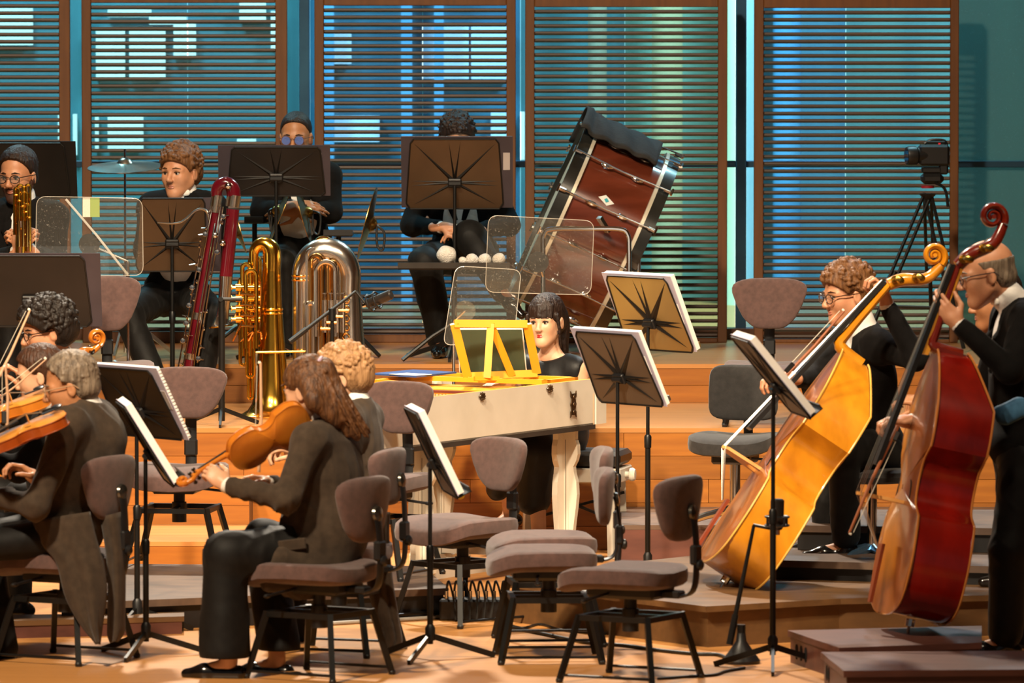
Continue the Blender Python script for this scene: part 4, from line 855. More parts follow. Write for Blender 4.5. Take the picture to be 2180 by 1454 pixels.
MB().tube([q(1156, 640, 35.85), Vector((q(1156, 640, 35.85).x, -.15, .02))], .013, 10).tube([Vector((q(1156, 640, 35.85).x, -.15, .03)), Vector((q(1339, 640, 35.85).x, -.15, .03))], .013, 10).tube([Vector((q(1339, 640, 35.85).x, -.15, .03)), Vector((q(1359, 640, 36.9).x, .9, .03))], .013, 10).build('base_tube', m_chrome, dst)
MB().box(q(1285, 478, 35.95), (.03, .10, .02), basis((.5, .5, .6))).build('clamp', m_chrome, dst, 0)
# black cloth over the drum
cl = MB(); nu, nv = 20, 26; vs = []
for i in range(nu + 1):
    for j in range(nv + 1):
        a = math.radians(50 + 78 * i / nu); s = -HD - .075 + (2 * HD * .84 + .075) * j / nv
        rr_ = RD + .050 + .012 * math.sin(j * .9 + i * .5) * (.4 + .6 * abs(i / nu - .5)) + (.02 if j < 3 else 0)
        p = Rd @ Vector((0, 0, s)); 
        e1 = Rd @ Vector((math.cos(math.radians(90)), math.sin(math.radians(90)), 0))
        top = (Vector((0, 0, 1)) - ax_ * ax_.z).normalized(); sidev = ax_.cross(top); sidev = sidev if sidev.y < 0 else -sidev
        b_ = math.radians(-36 + 86 * i / nu) ; p += (top * math.cos(b_) + sidev * -math.sin(b_)) * rr_
        vs.append(p)
fs = [(i * (nv + 1) + j, i * (nv + 1) + j + 1, (i + 1) * (nv + 1) + j + 1, (i + 1) * (nv + 1) + j) for i in range(nu) for j in range(nv)]
clo = MB().add(vs, fs).build('drum_cloth', mat('black_cloth', '1c1a18', '2a2724', scale=12, rough=.95, bump=.3, bscale=60), None, 80); clo.location = dcn
sol = clo.modifiers.new('s', 'SOLIDIFY'); sol.thickness = .01; sol.offset = 1; tag(clo, 'black cloth draped over the top of the bass drum', 'cloth')
# ================================================================ acrylic shields
m_acr = glassy('acrylic', 'f4f1ea', .95, .04, 'cfc8bb', .30, .035); m_acre = glassy('acrylic_edge', 'ffffff', .6, .1, 'e6dfd2', 0, .1)
def shield(label, pts, Y, tilt, postpx, zb, disc=None, arm=None, bendr=0, yaw=0):
    """pts: pixel corners (rounded) of the sheet; dY from the tilt"""
    cy_ = sum(p[1] for p in pts) / 4; P = [at(p[0], p[1], Y + (p[1] - cy_) * tilt + (p[0] - pts[0][0]) * yaw) for p in pts]; c = sum(P, Vector()) / 4
    base = Vector((at(postpx, 700, Y + .04).x, Y + .04, zb)); t = thing('acrylic_shield', label, 'sound shield', base, 0, 'clear acrylic sound shields')
    nr = (P[1] - P[0]).cross(P[3] - P[0]).normalized(); rp = []
    for i in range(4):
        p, a, b_ = P[i], P[i - 1], P[(i + 1) % 4]; ra = (a - p).normalized(); rb_ = (b_ - p).normalized(); r = .05
        for k in range(7):
            t_ = k / 6; rp.append(p + ra * r * (1 - t_) ** 2 + rb_ * r * t_ ** 2)
    nn = len(rp); cc = c - base; ring0 = [p - base for p in rp]
    def bend(p): w = ((p - cc).dot((P[1] - P[0]).normalized())); return p - nr * 0 + Vector((0, bendr * w * w, 0))
    vs = []; R0 = [bend(p) for p in ring0]; R1 = [p + Vector((0, .005, 0)) for p in R0]; Rm = [bend(cc + (p - cc) * .5) for p in ring0]
    g = MB().add(R0 + Rm + [bend(cc)], [(i, (i + 1) % nn, nn + (i + 1) % nn, nn + i) for i in range(nn)] + [(nn + i, nn + (i + 1) % nn, 2 * nn) for i in range(nn)]); sh = g.build('sheet', m_acr, t, 60)
    MB().tube(R0, .0019, 5, closed=True).build('edge', m_acre, sh)
    top_ = (at(*disc, Y) if disc else c) - base
    pz = top_.z
    MB().tube([Vector((0, 0, .02)), Vector((0, 0, pz * .9))], .008, 10).tube([Vector((0, 0, pz * .9)), top_ + Vector((0, .02, 0))], .006, 8).build('post', m_chrome, t)
    for i in range(3):
        a = math.radians(25 + 120 * i); MB().bar((0, 0, .10), (.26 * math.cos(a), .26 * math.sin(a), .008), .014, .02).build('leg', m_blk, t, 0)
    if disc:
        MB().lathe([(0, 0), (.05, 0), (.052, .006), (.0, .008)], top_ + Vector((0, .012, 0)), basis((0, -1, 0)), 24, False).build('disc', m_blkplastic if arm != 'clear' else m_acr, t)
    if arm and arm != 'clear': MB().tube([at(*arm[0], Y - .01) - base, at(*arm[1], Y - .01) - base, at(*arm[2], Y + .01) - base], .006, 8).build('arm', m_acre, t)
    return t
sh1 = shield('clear acrylic shield between the bearded man and the curly-haired man', [(75, 585), (305, 587), (303, 422), (78, 418)], 34.25, 0, 273, Z2, (190, 520), ((140, 424), (205, 500), (272, 585)))
for (x0, x1, m_) in ((176, 192, m_white), (192, 212, mat('note_green', '9cb86a', rough=.8))):
    a_, b_ = at(x0, 462, 34.26) - sh1.location, at(x1, 421, 34.26) - sh1.location; MB().box(((a_.x + b_.x) / 2, a_.y, (a_.z + b_.z) / 2), (b_.x - a_.x, .002, b_.z - a_.z)).build('note_sheet', m_, sh1, 0)
shield('large clear acrylic shield in front of the bass drum', [(1033, 622), (1258, 628), (1265, 470), (1040, 458)], 34.6, 0, 1157, Z2, (1146, 558))
shield('leaning clear acrylic shield left of the harpsichordist', [(943, 737), (1094, 722), (1110, 575), (970, 566)], 34.3, -.0012, 966, Z2, (990, 662), 'clear', bendr=.9)
# ================================================================ percussion: cymbals, mallets, tables
m_cym = mat('cymbal_bronze', 'a8803c', 'c09a52', scale=8, stretch=(1, 1, 1), rough=.25, metal=1); m_cyms = mat('cymbal_pale', 'b7b2a8', 'cfc9bb', scale=8, rough=.25, metal=1)
def cymbal(name, label, c, axis, r, m, stand=None, strap=True):
    t = thing(name, label, 'cymbal', c); R = basis(axis, (0, 1, 0))
    MB().lathe([(.006, .040), (r * .08, .040), (r * .16, .030), (r * .22, .014), (r * .3, .010), (r * .7, .001), (r, -.008), (r, -.011), (r * .7, -.003), (r * .22, .009), (r * .14, .024), (.006, .034)], (0, 0, 0), R, 48, False).build('plate', m, t)
    if strap: MB().tube(smoothpath([R @ Vector((0, 0, .04)), R @ Vector((.0, .0, .07)) + Vector((.01, 0, -.03)), R @ Vector((0, 0, .06)) + Vector((.012, 0, -.12)), R @ Vector((0, 0, .045)) + Vector((-.002, 0, -.10)), R @ Vector((0, 0, .04))], 4), .006, 6).build('strap', m_blkplastic, t)
    if stand is not None:
        z0 = stand - c.z
        MB().tube([(0, 0, .085), (0, 0, z0 + .02)], .006, 8).tube([(0, 0, z0 * .55), (0, 0, z0 + .02)], .011, 10).build('stand_rod', m_chrome, t)
        for i in range(3): a = math.radians(20 + 120 * i); MB().bar((0, 0, z0 + .22), (.26 * math.cos(a), .26 * math.sin(a), z0 + .01), .012, .02).build('stand_leg', m_chrome, t, 0)
    return t
cymbal('suspended_cymbal', 'pale suspended cymbal on a thin stand left of the curly-haired man', at(266, 352, 36.3), (-.03, -.13, 1), .195, m_cyms, Z3, False)
PC = 'crash cymbals standing on edge around the percussionist'
def edge_cym(label, p0, p1, Y, s):
    a, b = at(*p0, Y), at(*p1, Y); d = (b - a); c = (a + b) / 2; n_ = Vector((d.z, 0, -d.x)).normalized() * s; n_ = (n_ + Vector((0, -.06, 0))).normalized(); o = cymbal('crash_cymbal', label, c, n_, d.length / 2, m_cym); o['group'] = PC; return o
edge_cym('edge-on crash cymbal with hanging black strap right of the man with round glasses', (766, 552), (806, 400), 36.0, 1)
edge_cym('edge-on crash cymbal left of the stand post of the man with round glasses', (572, 510), (618, 392), 36.15, -1)
edge_cym('edge-on crash cymbal right of the stand post of the man with round glasses', (666, 515), (634, 392), 36.15, 1)
edge_cym('edge-on crash cymbal peeping out right of the contrabassoon', (521, 540), (497, 452), 35.9, -1)
def tray_table(label, px0, px1, py, Y, zb, depth=.3, m=None):
    a, b = at(px0, py, Y), at(px1, py, Y); c = (a + b) / 2; t = thing('percussion_table', label, 'table', (c.x, Y, zb), 0, 'percussion tray tables'); h = c.z - zb; w = b.x - a.x
    MB().box((0, 0, h), (w, depth, .02), bev=.005).box((0, -depth / 2, h + .012), (w, .012, .03)).build('tray', m or m_blkplastic, t, 0)
    MB().tube([(0, 0, h), (0, 0, .1)], .013, 10).build('post', m_blk, t)
    for i in range(3): q_ = math.radians(200 + 120 * i); MB().tube([(0, 0, .20), (.12 * math.cos(q_), .12 * math.sin(q_), .13), (.28 * math.cos(q_), .28 * math.sin(q_), .012)], .011, 8).build('leg', m_blk, t)
    return t, c
_, tc_ = tray_table('narrow tray table with fluffy mallets before the cross-legged percussionist', 848, 1085, 567, 35.85, Z3, .34, mat('tray_felt', '2b2622', '37312c', rough=.9))
m_fl = mat('fluffy_white', 'd6cec4', 'e6dfd6', scale=30, rough=.95, bump=.8, bscale=160)
for i, (px, py, r, lab) in enumerate(((951, 543, 21, 'largest fluffy white mallet head on the tray table'), (985, 555, 9, 'smallest beige mallet head on the tray table'), (1005, 553, 14, 'fluffy white mallet third from the left on the tray table'), (1032, 553, 14, 'fluffy white mallet fourth from the left on the tray table'), (1062, 552, 14, 'rightmost fluffy white mallet on the tray table'))):
    t = thing('mallet', lab, 'mallet', at(px, py, 35.82 - .0 * i), 0, 'fluffy mallets on the tray table'); r = r / 414; rr_ = random.Random(i)
    def fz(p): return p * (1 + .05 * math.sin(p.x * 90 + p.y * 60) * math.cos(p.z * 80 + i))
    MB().ball((0, 0, 0), (r, r, r * .95), None, 26, 16, fn=fz).build('head', m_fl, t); MB().tube([(0, r * .8, -r * .5), (.02, .26, -r * .6)], .006, 8).build('handle', m_bridge, t)
_, tc_ = tray_table('small black tray table with a phone at the right of the man with round glasses', 690, 752, 498, 36.3, Z3, .25)
ph = thing('phone', 'black phone lying on the small tray table', 'phone', at(722, 493, 36.25)); MB().box((0, 0, 0), (.085, .15, .012), bev=.004).build('body', m_blkplastic, ph); MB().box((0, 0, .0065), (.07, .13, .001)).build('screen', mat('screen_black', '050507', rough=.05), ph, 0)
tray_table('small black tray table left of the man with round glasses', 522, 562, 470, 36.5, Z3, .25)
# ================================================================ microphones
def boom_mic(label, base, jn, a, b, mic_a, mic_b, legs=True, micr=.024, big=False):
    base = Vector(base); t = thing('microphone_stand', label, 'microphone', base, 0, 'microphones on stands'); J = jn - base
    MB().tube([(J.x, J.y, .03), (J.x, J.y, J.z)], [.011, .009], 10).tube([J - Vector((0, 0, .03)), J + Vector((0, 0, .03))], .018, 10).build('post', m_blk, t)
    MB().tube([a - base, b - base], [.011, .007], 10).tube([a - base, (a - base).lerp(b - base, .25)], .014, 10).build('boom', m_blk, t)
    if legs:
        for i in range(3): q_ = math.radians(10 + 120 * i); MB().bar((J.x, J.y, .07), (J.x + .26 * math.cos(q_), J.y + .26 * math.sin(q_), .01), .012, .018).build('leg', m_blk, t, 0)
    else: MB().lathe([(0, 0), (.075, 0), (.078, .012), (.05, .05), (.022, .09), (.014, .15)], (J.x, J.y, 0), n=24, cap=False).build('base', m_blkplastic, t)
    ma, mb_ = mic_a - base, mic_b - base; d = mb_ - ma; Rm_ = basis(d, (0, 1, 0)); l = d.length
    MB().tube([b - base, ma], .007, 8).build('clip_arm', m_blk, t)
    mc = MB().lathe([(0, 0), (micr * .7, 0), (micr, l * .1), (micr, l * .45), (micr * 1.02, l * .5), (micr * 1.05, l * .95), (micr * .8, l), (0, l)], ma, Rm_, 20, False).build('mic_body', mat('mic_grey', '2a2623', '383330', rough=.35, metal=.5), t)
    sm_ = MB()
    for k in (.15, .42): sm_.tube(arc(ma + d * k, Rm_ @ Vector((1, 0, 0)), Rm_ @ Vector((0, 1, 0)), micr * 1.75, 0, 2 * math.pi, 16)[:-1], .005, 6, closed=True)
    for k in range(4):
        e = Rm_ @ Vector((math.cos(k * math.pi / 2 + .6), math.sin(k * math.pi / 2 + .6), 0)) * micr * 1.8; sm_.tube([ma + d * .12 + e, ma + d * .45 + e], .005, 6)
    sm_.build('shock_mount', m_blkplastic, t); MB().tube([ma, ma - d.normalized() * .02], micr * .45, 10).build('plug', m_chrome, t)
    return t
p = at(707, 670, 33.95); boom_mic('boom microphone pointing across the silver tuba', (p.x, p.y, Z2), p, at(617, 728, 33.9), at(758, 620, 33.98), at(780, 648, 33.95), at(834, 626, 33.9))
p = at(1578, 1330, 27.9); bm = gnd(1578, 1412); p = at(1578, 1345, bm.y); boom_mic('low microphone on a cone base before the amber double bass', bm, p, at(1553, 1372, bm.y - .02), at(1605, 1118, bm.y + .02), at(1654, 1128, bm.y - .06), at(1655, 1062, bm.y - .06), False, .027)
# ================================================================ video camera on tripod
VY = 36.9; vb = Vector((at(1975, 500, VY).x, VY, Z3)); vc = thing('video_camera', 'black video camera on a tall tripod before the right screen', 'camera', vb); q = lambda px, py, dy=0: at(px, py, VY + dy) - vb
MB().box(q(1988, 330), (.16, .13, .11), bev=.012).box(q(1992, 303), (.10, .04, .015), bev=.004).box(q(2008, 345), (.05, .1, .13), bev=.01).build('body', m_blkplastic, vc)
MB().lathe([(0, 0), (.046, 0), (.05, .01), (.05, .05), (.042, .06), (.042, .13)], q(1930, 332, -.05), basis((1, .25, .03)), 24, False).build('lens', m_blkplastic, vc)
MB().lathe([(0, 0), (.04, .0)], q(1929.5, 332, -.052), basis((-1, -.25, 0)), 20, False).build('front_glass', mat('lens_glass', '0a0a18', '14142a', rough=.03, coat=1), vc)
MB().tube(smoothpath([q(1968, 306), q(1985, 298), q(2010, 300), q(2016, 312)], 4), .009, 8).build('handle', m_blkplastic, vc)
MB().box(q(2000, 306, -.07), (.012, .004, .008)).build('tally_light', mat('tally', 'a01020', emit='c01020', es=.8), vc, 0)
MB().box(q(1982, 362), (.10, .10, .03), bev=.006).box(q(1984, 380), (.12, .12, .06), bev=.02).build('fluid_head', m_blkplastic, vc)
MB().lathe([(.035, -.006), (.035, .008)], q(1975, 398), n=20).build('head_ring', mat('ring_red', '8a1522', rough=.4), vc)
MB().lathe([(.02, -.03), (.05, .0)], q(1975, 412), n=20).build('bowl', m_blkplastic, vc)
for (tx, ty, tY) in ((1830, 745, -.35), (2045, 745, -.25), (1995, 735, .45)):
    f_ = Vector((at(tx, ty, VY).x - vb.x, tY, .02)); s = q(1975, 414); d = f_ - s; pr = Vector((0, 1, 0)).cross(d).normalized() * .018
    MB().tube([s + pr, s + d * .55 + pr], .009, 8).tube([s - pr, s + d * .55 - pr], .009, 8).tube([s + d * .5, f_], .011, 8).box(s + d * .55, (.06, .03, .03), basis(d)).build('leg', m_blk, vc)
MB().tube([q(1905, 652, -.1), q(1990, 655, -.1)], .008, 8).build('spreader', m_blk, vc)
MB().tube(smoothpath([q(1975, 385), q(2010, 400, -.1), q(2018, 440, -.14)], 4), .008, 8).build('pan_bar', m_blk, vc)
# ================================================================ cables and boxes on the floor
m_cab = mat('cable_black', '14120f', '1c1916', rough=.5); m_cabw = mat('cable_pale', '9a9286', 'aaa296', rough=.5)
bxp = G1(1010, 1318); sbx = thing('stage_box', 'black stage box full of plugs behind the front-row chairs', 'stage box', bxp)
MB().box((0, 0, .045), (.30, .16, .09), bev=.008).build('case', m_blkplastic, sbx, 0)
for i in range(8): MB().tube(smoothpath([(-.12 + i * .034, -.03, .09), (-.12 + i * .034, -.03, .13), (-.11 + i * .034, -.06, .17), (-.09 + i * .034, -.10, .10), (-.08 + i * .03, -.14, .01)], 4), .005, 6).build('plug_lead', m_cab, sbx)
for i in range(8): MB().lathe([(.009, 0), (.009, .035)], (-.12 + i * .034, -.03, .09), n=10).build('plug', m_chrome, sbx)
def cable(label, pts, r=.006, m=None):
    P = [G1(x, y) + Vector((0, 0, r)) for x, y in pts]; o = MB().tube(smoothpath(P, 5), r, 7).build('floor_cable', m or m_cab, None, 60); tag(o, label, 'cable', 'cables on the stage floor')
cable('dark cable along the brown platform on the right', [(1060, 1335), (1150, 1352), (1250, 1372), (1330, 1378), (1400, 1388), (1480, 1396), (1530, 1398), (1560, 1412)], .008)
cable('pale cable bundle running left from the stage box', [(960, 1312), (930, 1318), (880, 1322), (800, 1326), (700, 1332), (600, 1338)], .009, m_cabw)
cable('thin black cable curling beside the stage box', [(1065, 1325), (1110, 1340), (1150, 1332), (1200, 1345), (1290, 1352)], .006)
cable('thin black cable by the low microphone base', [(1585, 1425), (1545, 1432), (1520, 1440), (1470, 1443), (1400, 1448)], .006)
for (px, py) in ((1476, 1194), (1686, 1175), (1762, 1165)): pass
# ================================================================ people: signed-distance bodies and clothes
class Field:
    def __init__(s): s.P = []
    def _a(s, kind, dat, lo, hi, k, op): s.P.append((kind, dat, np.array(lo, np.float32), np.array(hi, np.float32), k, op))
    def rc(s, a, b, ra, rb, k=.02, sq=None, op=1):
        a = np.array(a, np.float32); b = np.array(b, np.float32); r = max(ra, rb) + k + .02
        s._a('rc', (a, b, ra, rb, sq), np.minimum(a, b) - r, np.maximum(a, b) + r, k, op); return s
    def el(s, c, rad, R=None, k=.02, op=1):
        c = np.array(c, np.float32); M = np.array(R, np.float32) if R is not None else np.eye(3, dtype=np.float32); rad = np.array(rad, np.float32)
        r = np.abs(M) @ rad + k + .02; s._a('el', (c, M, rad), c - r, c + r, k, op); return s
    def mesh(s, vox, disp=None, zmin=None):
        add = [p for p in s.P if p[5] > 0]; lo = np.min([p[2] for p in add], 0) - 2 * vox; hi = np.max([p[3] for p in add], 0) + 2 * vox
        n = np.ceil((hi - lo) / vox).astype(int) + 1; D = np.full(n, .5, np.float32); ax = [lo[i] + vox * np.arange(n[i], dtype=np.float32) for i in range(3)]
        for kind, dat, l, h, k, op in s.P:
            i0 = np.maximum(((l - lo) / vox).astype(int), 0); i1 = np.minimum(((h - lo) / vox).astype(int) + 2, n)
            if np.any(i1 <= i0): continue
            X = ax[0][i0[0]:i1[0], None, None]; Y = ax[1][None, i0[1]:i1[1], None]; Z = ax[2][None, None, i0[2]:i1[2]]
            if kind == 'rc':
                a, b, ra, rb, sq = dat; ba = b - a; px, py, pz = X - a[0], Y - a[1], Z - a[2]; L2 = float(ba @ ba) + 1e-12
                t = np.clip((px * ba[0] + py * ba[1] + pz * ba[2]) / L2, 0, 1); dx, dy, dz = px - t * ba[0], py - t * ba[1], pz - t * ba[2]
                q = dx * dx + dy * dy + dz * dz
                if sq is not None: v = np.array(sq[0], np.float32); v = v / np.linalg.norm(v); w = dx * v[0] + dy * v[1] + dz * v[2]; q = q + w * w * (sq[1] ** 2 - 1)
                d = np.sqrt(q) - (ra + (rb - ra) * t)
                if sq is not None: d = d * (.6 if sq[1] > 1.5 else .85)
            else:
                c, M, rad = dat; px, py, pz = X - c[0], Y - c[1], Z - c[2]
                u = [(px * M[0, j] + py * M[1, j] + pz * M[2, j]) / rad[j] for j in range(3)]; k0 = np.sqrt(u[0] ** 2 + u[1] ** 2 + u[2] ** 2)
                k1 = np.sqrt((u[0] / rad[0]) ** 2 + (u[1] / rad[1]) ** 2 + (u[2] / rad[2]) ** 2) + 1e-6; d = k0 * (k0 - 1) / k1
            S_ = (slice(i0[0], i1[0]), slice(i0[1], i1[1]), slice(i0[2], i1[2])); A = D[S_]
            if op > 0:
                hh = np.maximum(k - np.abs(A - d), 0) / k; D[S_] = np.minimum(A, d) - hh * hh * k * .25
            else:
                hh = np.maximum(k - np.abs(A + d), 0) / k; D[S_] = np.maximum(A, -d) + hh * hh * k * .25
        if disp is not None:
            I = np.nonzero(np.abs(D) < .03); D[I] += disp(ax[0][I[0]], ax[1][I[1]], ax[2][I[2]]).astype(np.float32)
        if zmin is not None: D = np.maximum(D, (zmin - ax[2])[None, None, :].astype(np.float32))
        return nets(D, lo, vox)
def nets(D, lo, vox):
    s = D < 0; c = sum(s[i:D.shape[0] - 1 + i, j:D.shape[1] - 1 + j, k:D.shape[2] - 1 + k].astype(np.int8) for i in (0, 1) for j in (0, 1) for k in (0, 1))
    I = np.array(np.nonzero((c > 0) & (c < 8))).T; ID = np.full(c.shape, -1, np.int32); ID[I[:, 0], I[:, 1], I[:, 2]] = np.arange(len(I))
    co = [(i, j, k) for i in (0, 1) for j in (0, 1) for k in (0, 1)]; V = np.stack([D[I[:, 0] + i, I[:, 1] + j, I[:, 2] + k] for i, j, k in co], 1)
    acc = np.zeros((len(I), 3)); cnt = np.zeros(len(I))
    for a in range(8):
        for b in range(a + 1, 8):
            if sum(x != y for x, y in zip(co[a], co[b])) != 1: continue
            m = (V[:, a] < 0) != (V[:, b] < 0); t = V[m, a] / (V[m, a] - V[m, b]); pa, pb = np.array(co[a], float), np.array(co[b], float)
            acc[m] += pa + (pb - pa) * t[:, None]; cnt[m] += 1
    P = lo + vox * (I + acc / cnt[:, None]); Q = []
    for axn in range(3):
        sl0 = [slice(None)] * 3; sl1 = [slice(None)] * 3; sl0[axn] = slice(0, -1); sl1[axn] = slice(1, None); a, b = s[tuple(sl0)], s[tuple(sl1)]
        E = np.array(np.nonzero(a != b)).T; o1, o2 = [(1, 2), (2, 0), (0, 1)][axn]
        E = E[(E[:, o1] > 0) & (E[:, o2] > 0) & (E[:, o1] < c.shape[o1]) & (E[:, o2] < c.shape[o2])]
        if not len(E): continue
        def g(d1, d2): q = E.copy(); q[:, o1] -= d1; q[:, o2] -= d2; return ID[q[:, 0], q[:, 1], q[:, 2]]
        q = np.stack([g(1, 1), g(0, 1), g(0, 0), g(1, 0)], 1); f = ~a[E[:, 0], E[:, 1], E[:, 2]]; q[f] = q[f][:, ::-1]; Q.append(q[(q >= 0).all(1)])
    return P, np.concatenate(Q)
def sdf_obj(name, PQ, mats, parent, off, slot=None):
    P, Q = PQ; P = P - np.array(off); me = bpy.data.meshes.new(name); me.vertices.add(len(P)); me.vertices.foreach_set('co', P.astype(np.float32).ravel())
    me.loops.add(len(Q) * 4); me.loops.foreach_set('vertex_index', Q.astype(np.int32).ravel()); me.polygons.add(len(Q)); me.polygons.foreach_set('loop_start', np.arange(0, len(Q) * 4, 4, dtype=np.int32))
    for m in (mats if isinstance(mats, list) else [mats]): me.materials.append(m)
    if slot is not None: me.polygons.foreach_set('material_index', slot(P[Q].mean(1) + np.array(off)).astype(np.int32))
    me.update(calc_edges=True); me.polygons.foreach_set('use_smooth', np.ones(len(Q), bool)); me.validate(); o = bpy.data.objects.new(name, me); COL.objects.link(o); o.parent = parent; return o
def wr(amp, seed=0, f=1.0):
    """cloth folds: sharp-crested waves that run mostly down the cloth"""
    r = np.random.RandomState(seed); K = [(r.randn(3) * np.array((20, 20, 7)) * f, r.rand() * 6, r.randn(3) * 6, r.rand() * .6 + .4) for _ in range(5)]
    def fn(x, y, z):
        o = 0
        for (w, p, w2, g) in K:
            v = np.sin(w[0] * x + w[1] * y + w[2] * z + p + 2.2 * np.sin(w2[0] * x + w2[1] * y + w2[2] * z)); o = o + g * (1 - np.abs(v)) ** 2.5 * np.clip(np.sin(w2[2] * x + w2[0] * z * 1.3 + p * 2), 0, 1)
        return .4 * amp - o * amp
    return fn
m_coat = mat('tailcoat_black', '0b0a0a', '110f0f', scale=30, rough=.85, sheen=.02, spec=.12, bump=.15, bscale=300)
m_suit = mat('suit_charcoal', '362c23', '42362b', scale=30, rough=.85, sheen=.1, spec=.15, bump=.15, bscale=300)
m_trou = mat('trouser_black', '0c0b0b', '131211', scale=30, rough=.62, sheen=.02, spec=.2, bump=.03, bscale=120)
m_shirt = mat('shirt_white', 'd8d4cf', 'e6e3de', scale=20, rough=.7, bump=.1, bscale=120)
m_vel = mat('black_velvet', '0a0a0b', '111113', scale=20, rough=.5, spec=.25, sheen=.06, bump=.04, bscale=60)
m_shoe = mat('shoe_black', '0a0909', '121010', rough=.18, coat=.5)
m_eye = mat('eye_white', 'a89e94', rough=.2); m_iris = mat('eye_iris', '1c120c', rough=.1)
def skin(n, a, b): return mat('skin_' + n, a, b, scale=18, rough=.48, sss=.12, bump=.05, bscale=200)
SK = skin('fair', 'b9805f', 'c48d6a'); SKP = skin('pale', 'c99878', 'd2a484'); SKO = skin('olive', 'a8714c', 'b47d56'); m_lip = mat('lip_natural', 'a06450', 'ab6c58', rough=.4); m_lipr = mat('lip_red', '9c1a18', 'ac2420', rough=.35)
def hairm(n, a, b): return mat('hair_' + n, a, b, scale=70, stretch=(1, 1, .12), rough=.5, bump=.5, bscale=160, spec=.3)
def hand(F, w, d, pn, thumb, curl=(.5, .5, .5, .5), s=1.0, tc=.5, spread=.0):
    """w wrist, d direction to the knuckles, pn palm-facing direction, thumb: +1/-1 side along d x pn"""
    w, d, pn = Vector(w), Vector(d).normalized(), Vector(pn); pn = (pn - d * pn.dot(d)).normalized(); lt = d.cross(pn) * thumb; R = np.array(frame(d, lt, pn))
    F.el(w + d * .05 * s, (.052 * s, .039 * s, .0165 * s), R, .012); F.rc(w - d * .04 * s, w + d * .03 * s, .025 * s, .026 * s, .02)
    for i in range(4):
        L = (.044, .048, .045, .035)[i] * s; p = w + d * (.088, .092, .088, .078)[i] * s + lt * (.028, .0095, -.0095, -.027)[i] * s; a = curl[i] * .6; dr = (d + lt * spread * (1.5 - i) * .3).normalized()
        F.rc(w + d * .05 * s + lt * (.022, .008, -.008, -.022)[i] * s, p, .010 * s, .0092 * s, .008); r = .0088 * s * (1 if i < 3 else .88)
        for k, f in enumerate((1, .66, .52)):
            dd = (dr * math.cos(a) + pn * math.sin(a)); e = p + dd * L * f; F.rc(p, e, r, r * .9, .003); p = e; r *= .9; a += curl[i] * (1.15 if k == 0 else .9)
    p = w + d * .022 * s + lt * .026 * s; d1 = (d * .55 + lt * .65 + pn * (.25 + tc * .4)).normalized(); e = p + d1 * .045 * s; F.rc(p, e, .014 * s, .0115 * s, .012)
    d2 = (d * .85 + lt * (.25 - tc * .3) + pn * tc * .7).normalized(); g = e + d2 * .032 * s; F.rc(e, g, .0105 * s, .0095 * s, .004); F.rc(g, g + (d2 + pn * tc * .3).normalized() * .024 * s, .0092 * s, .008 * s, .004)
def headR(yaw, pitch=0, roll=0): return Matrix.Rotation(math.radians(yaw), 3, 'Z') @ Matrix.Rotation(math.radians(pitch), 3, 'Y') @ Matrix.Rotation(math.radians(roll), 3, 'X')
def head(F, c, R, s=1.0, fem=False, age=0):
    T = lambda x, y, z: c + R @ Vector((x, y, z)) * s; M = np.array(R); k = s
    F.el(T(-.012, 0, .034), np.array((.098, .076, .088)) * k, M, .02); jw_ = .90 if fem else 1.0; F.el(T(.024, 0, -.030), np.array((.062, .058 * jw_, .080)) * k, M, .03)
    for y in (-1, 1):
        F.rc(T(.0, y * .050 * jw_, -.050), T(.062, y * .010, -.097), .018 * k, .017 * k, .045); F.el(T(.058, y * .034 * jw_, -.026), np.array((.022, .022, .024)) * k * jw_, M, .04)
        F.el(T(-.006, y * .079, -.010), np.array((.019, .007, .032)) * k, M, .006); F.rc(T(.082, y * .014, .017), T(.068, y * .046, .014), .010 * k, .008 * k, .02)
        F.el(T(.099, y * .031, -.001), np.array((.016, .017, .012)) * k, M, .014, -1)
        F.el(T(-.001, y * .088, -.008), np.array((.009, .006, .018)) * k, M, .005, -1)
    n = .85 if fem else 1.0
    F.rc(T(.086, 0, .006), T(.109 * (n * .3 + .7), 0, -.031), .0075 * k, .0115 * k * n, .012)
    for y in (-1, 1): F.el(T(.100, y * .010, -.036), np.array((.011, .008, .007)) * k, M, .008)
    F.el(T(.0815, 0, -.059), np.array((.0095, .021, .0045)) * k, M, .007); F.el(T(.080, 0, -.0685), np.array((.0095, .017, .0052)) * k, M, .006); F.rc(T(.085, -.022, -.0645), T(.085, .022, -.0645), .0016, .0016, .003, None, -1) if False else None
    F.el(T(.066, 0, -.100), np.array((.018, .020, .014)) * k, M, .02)
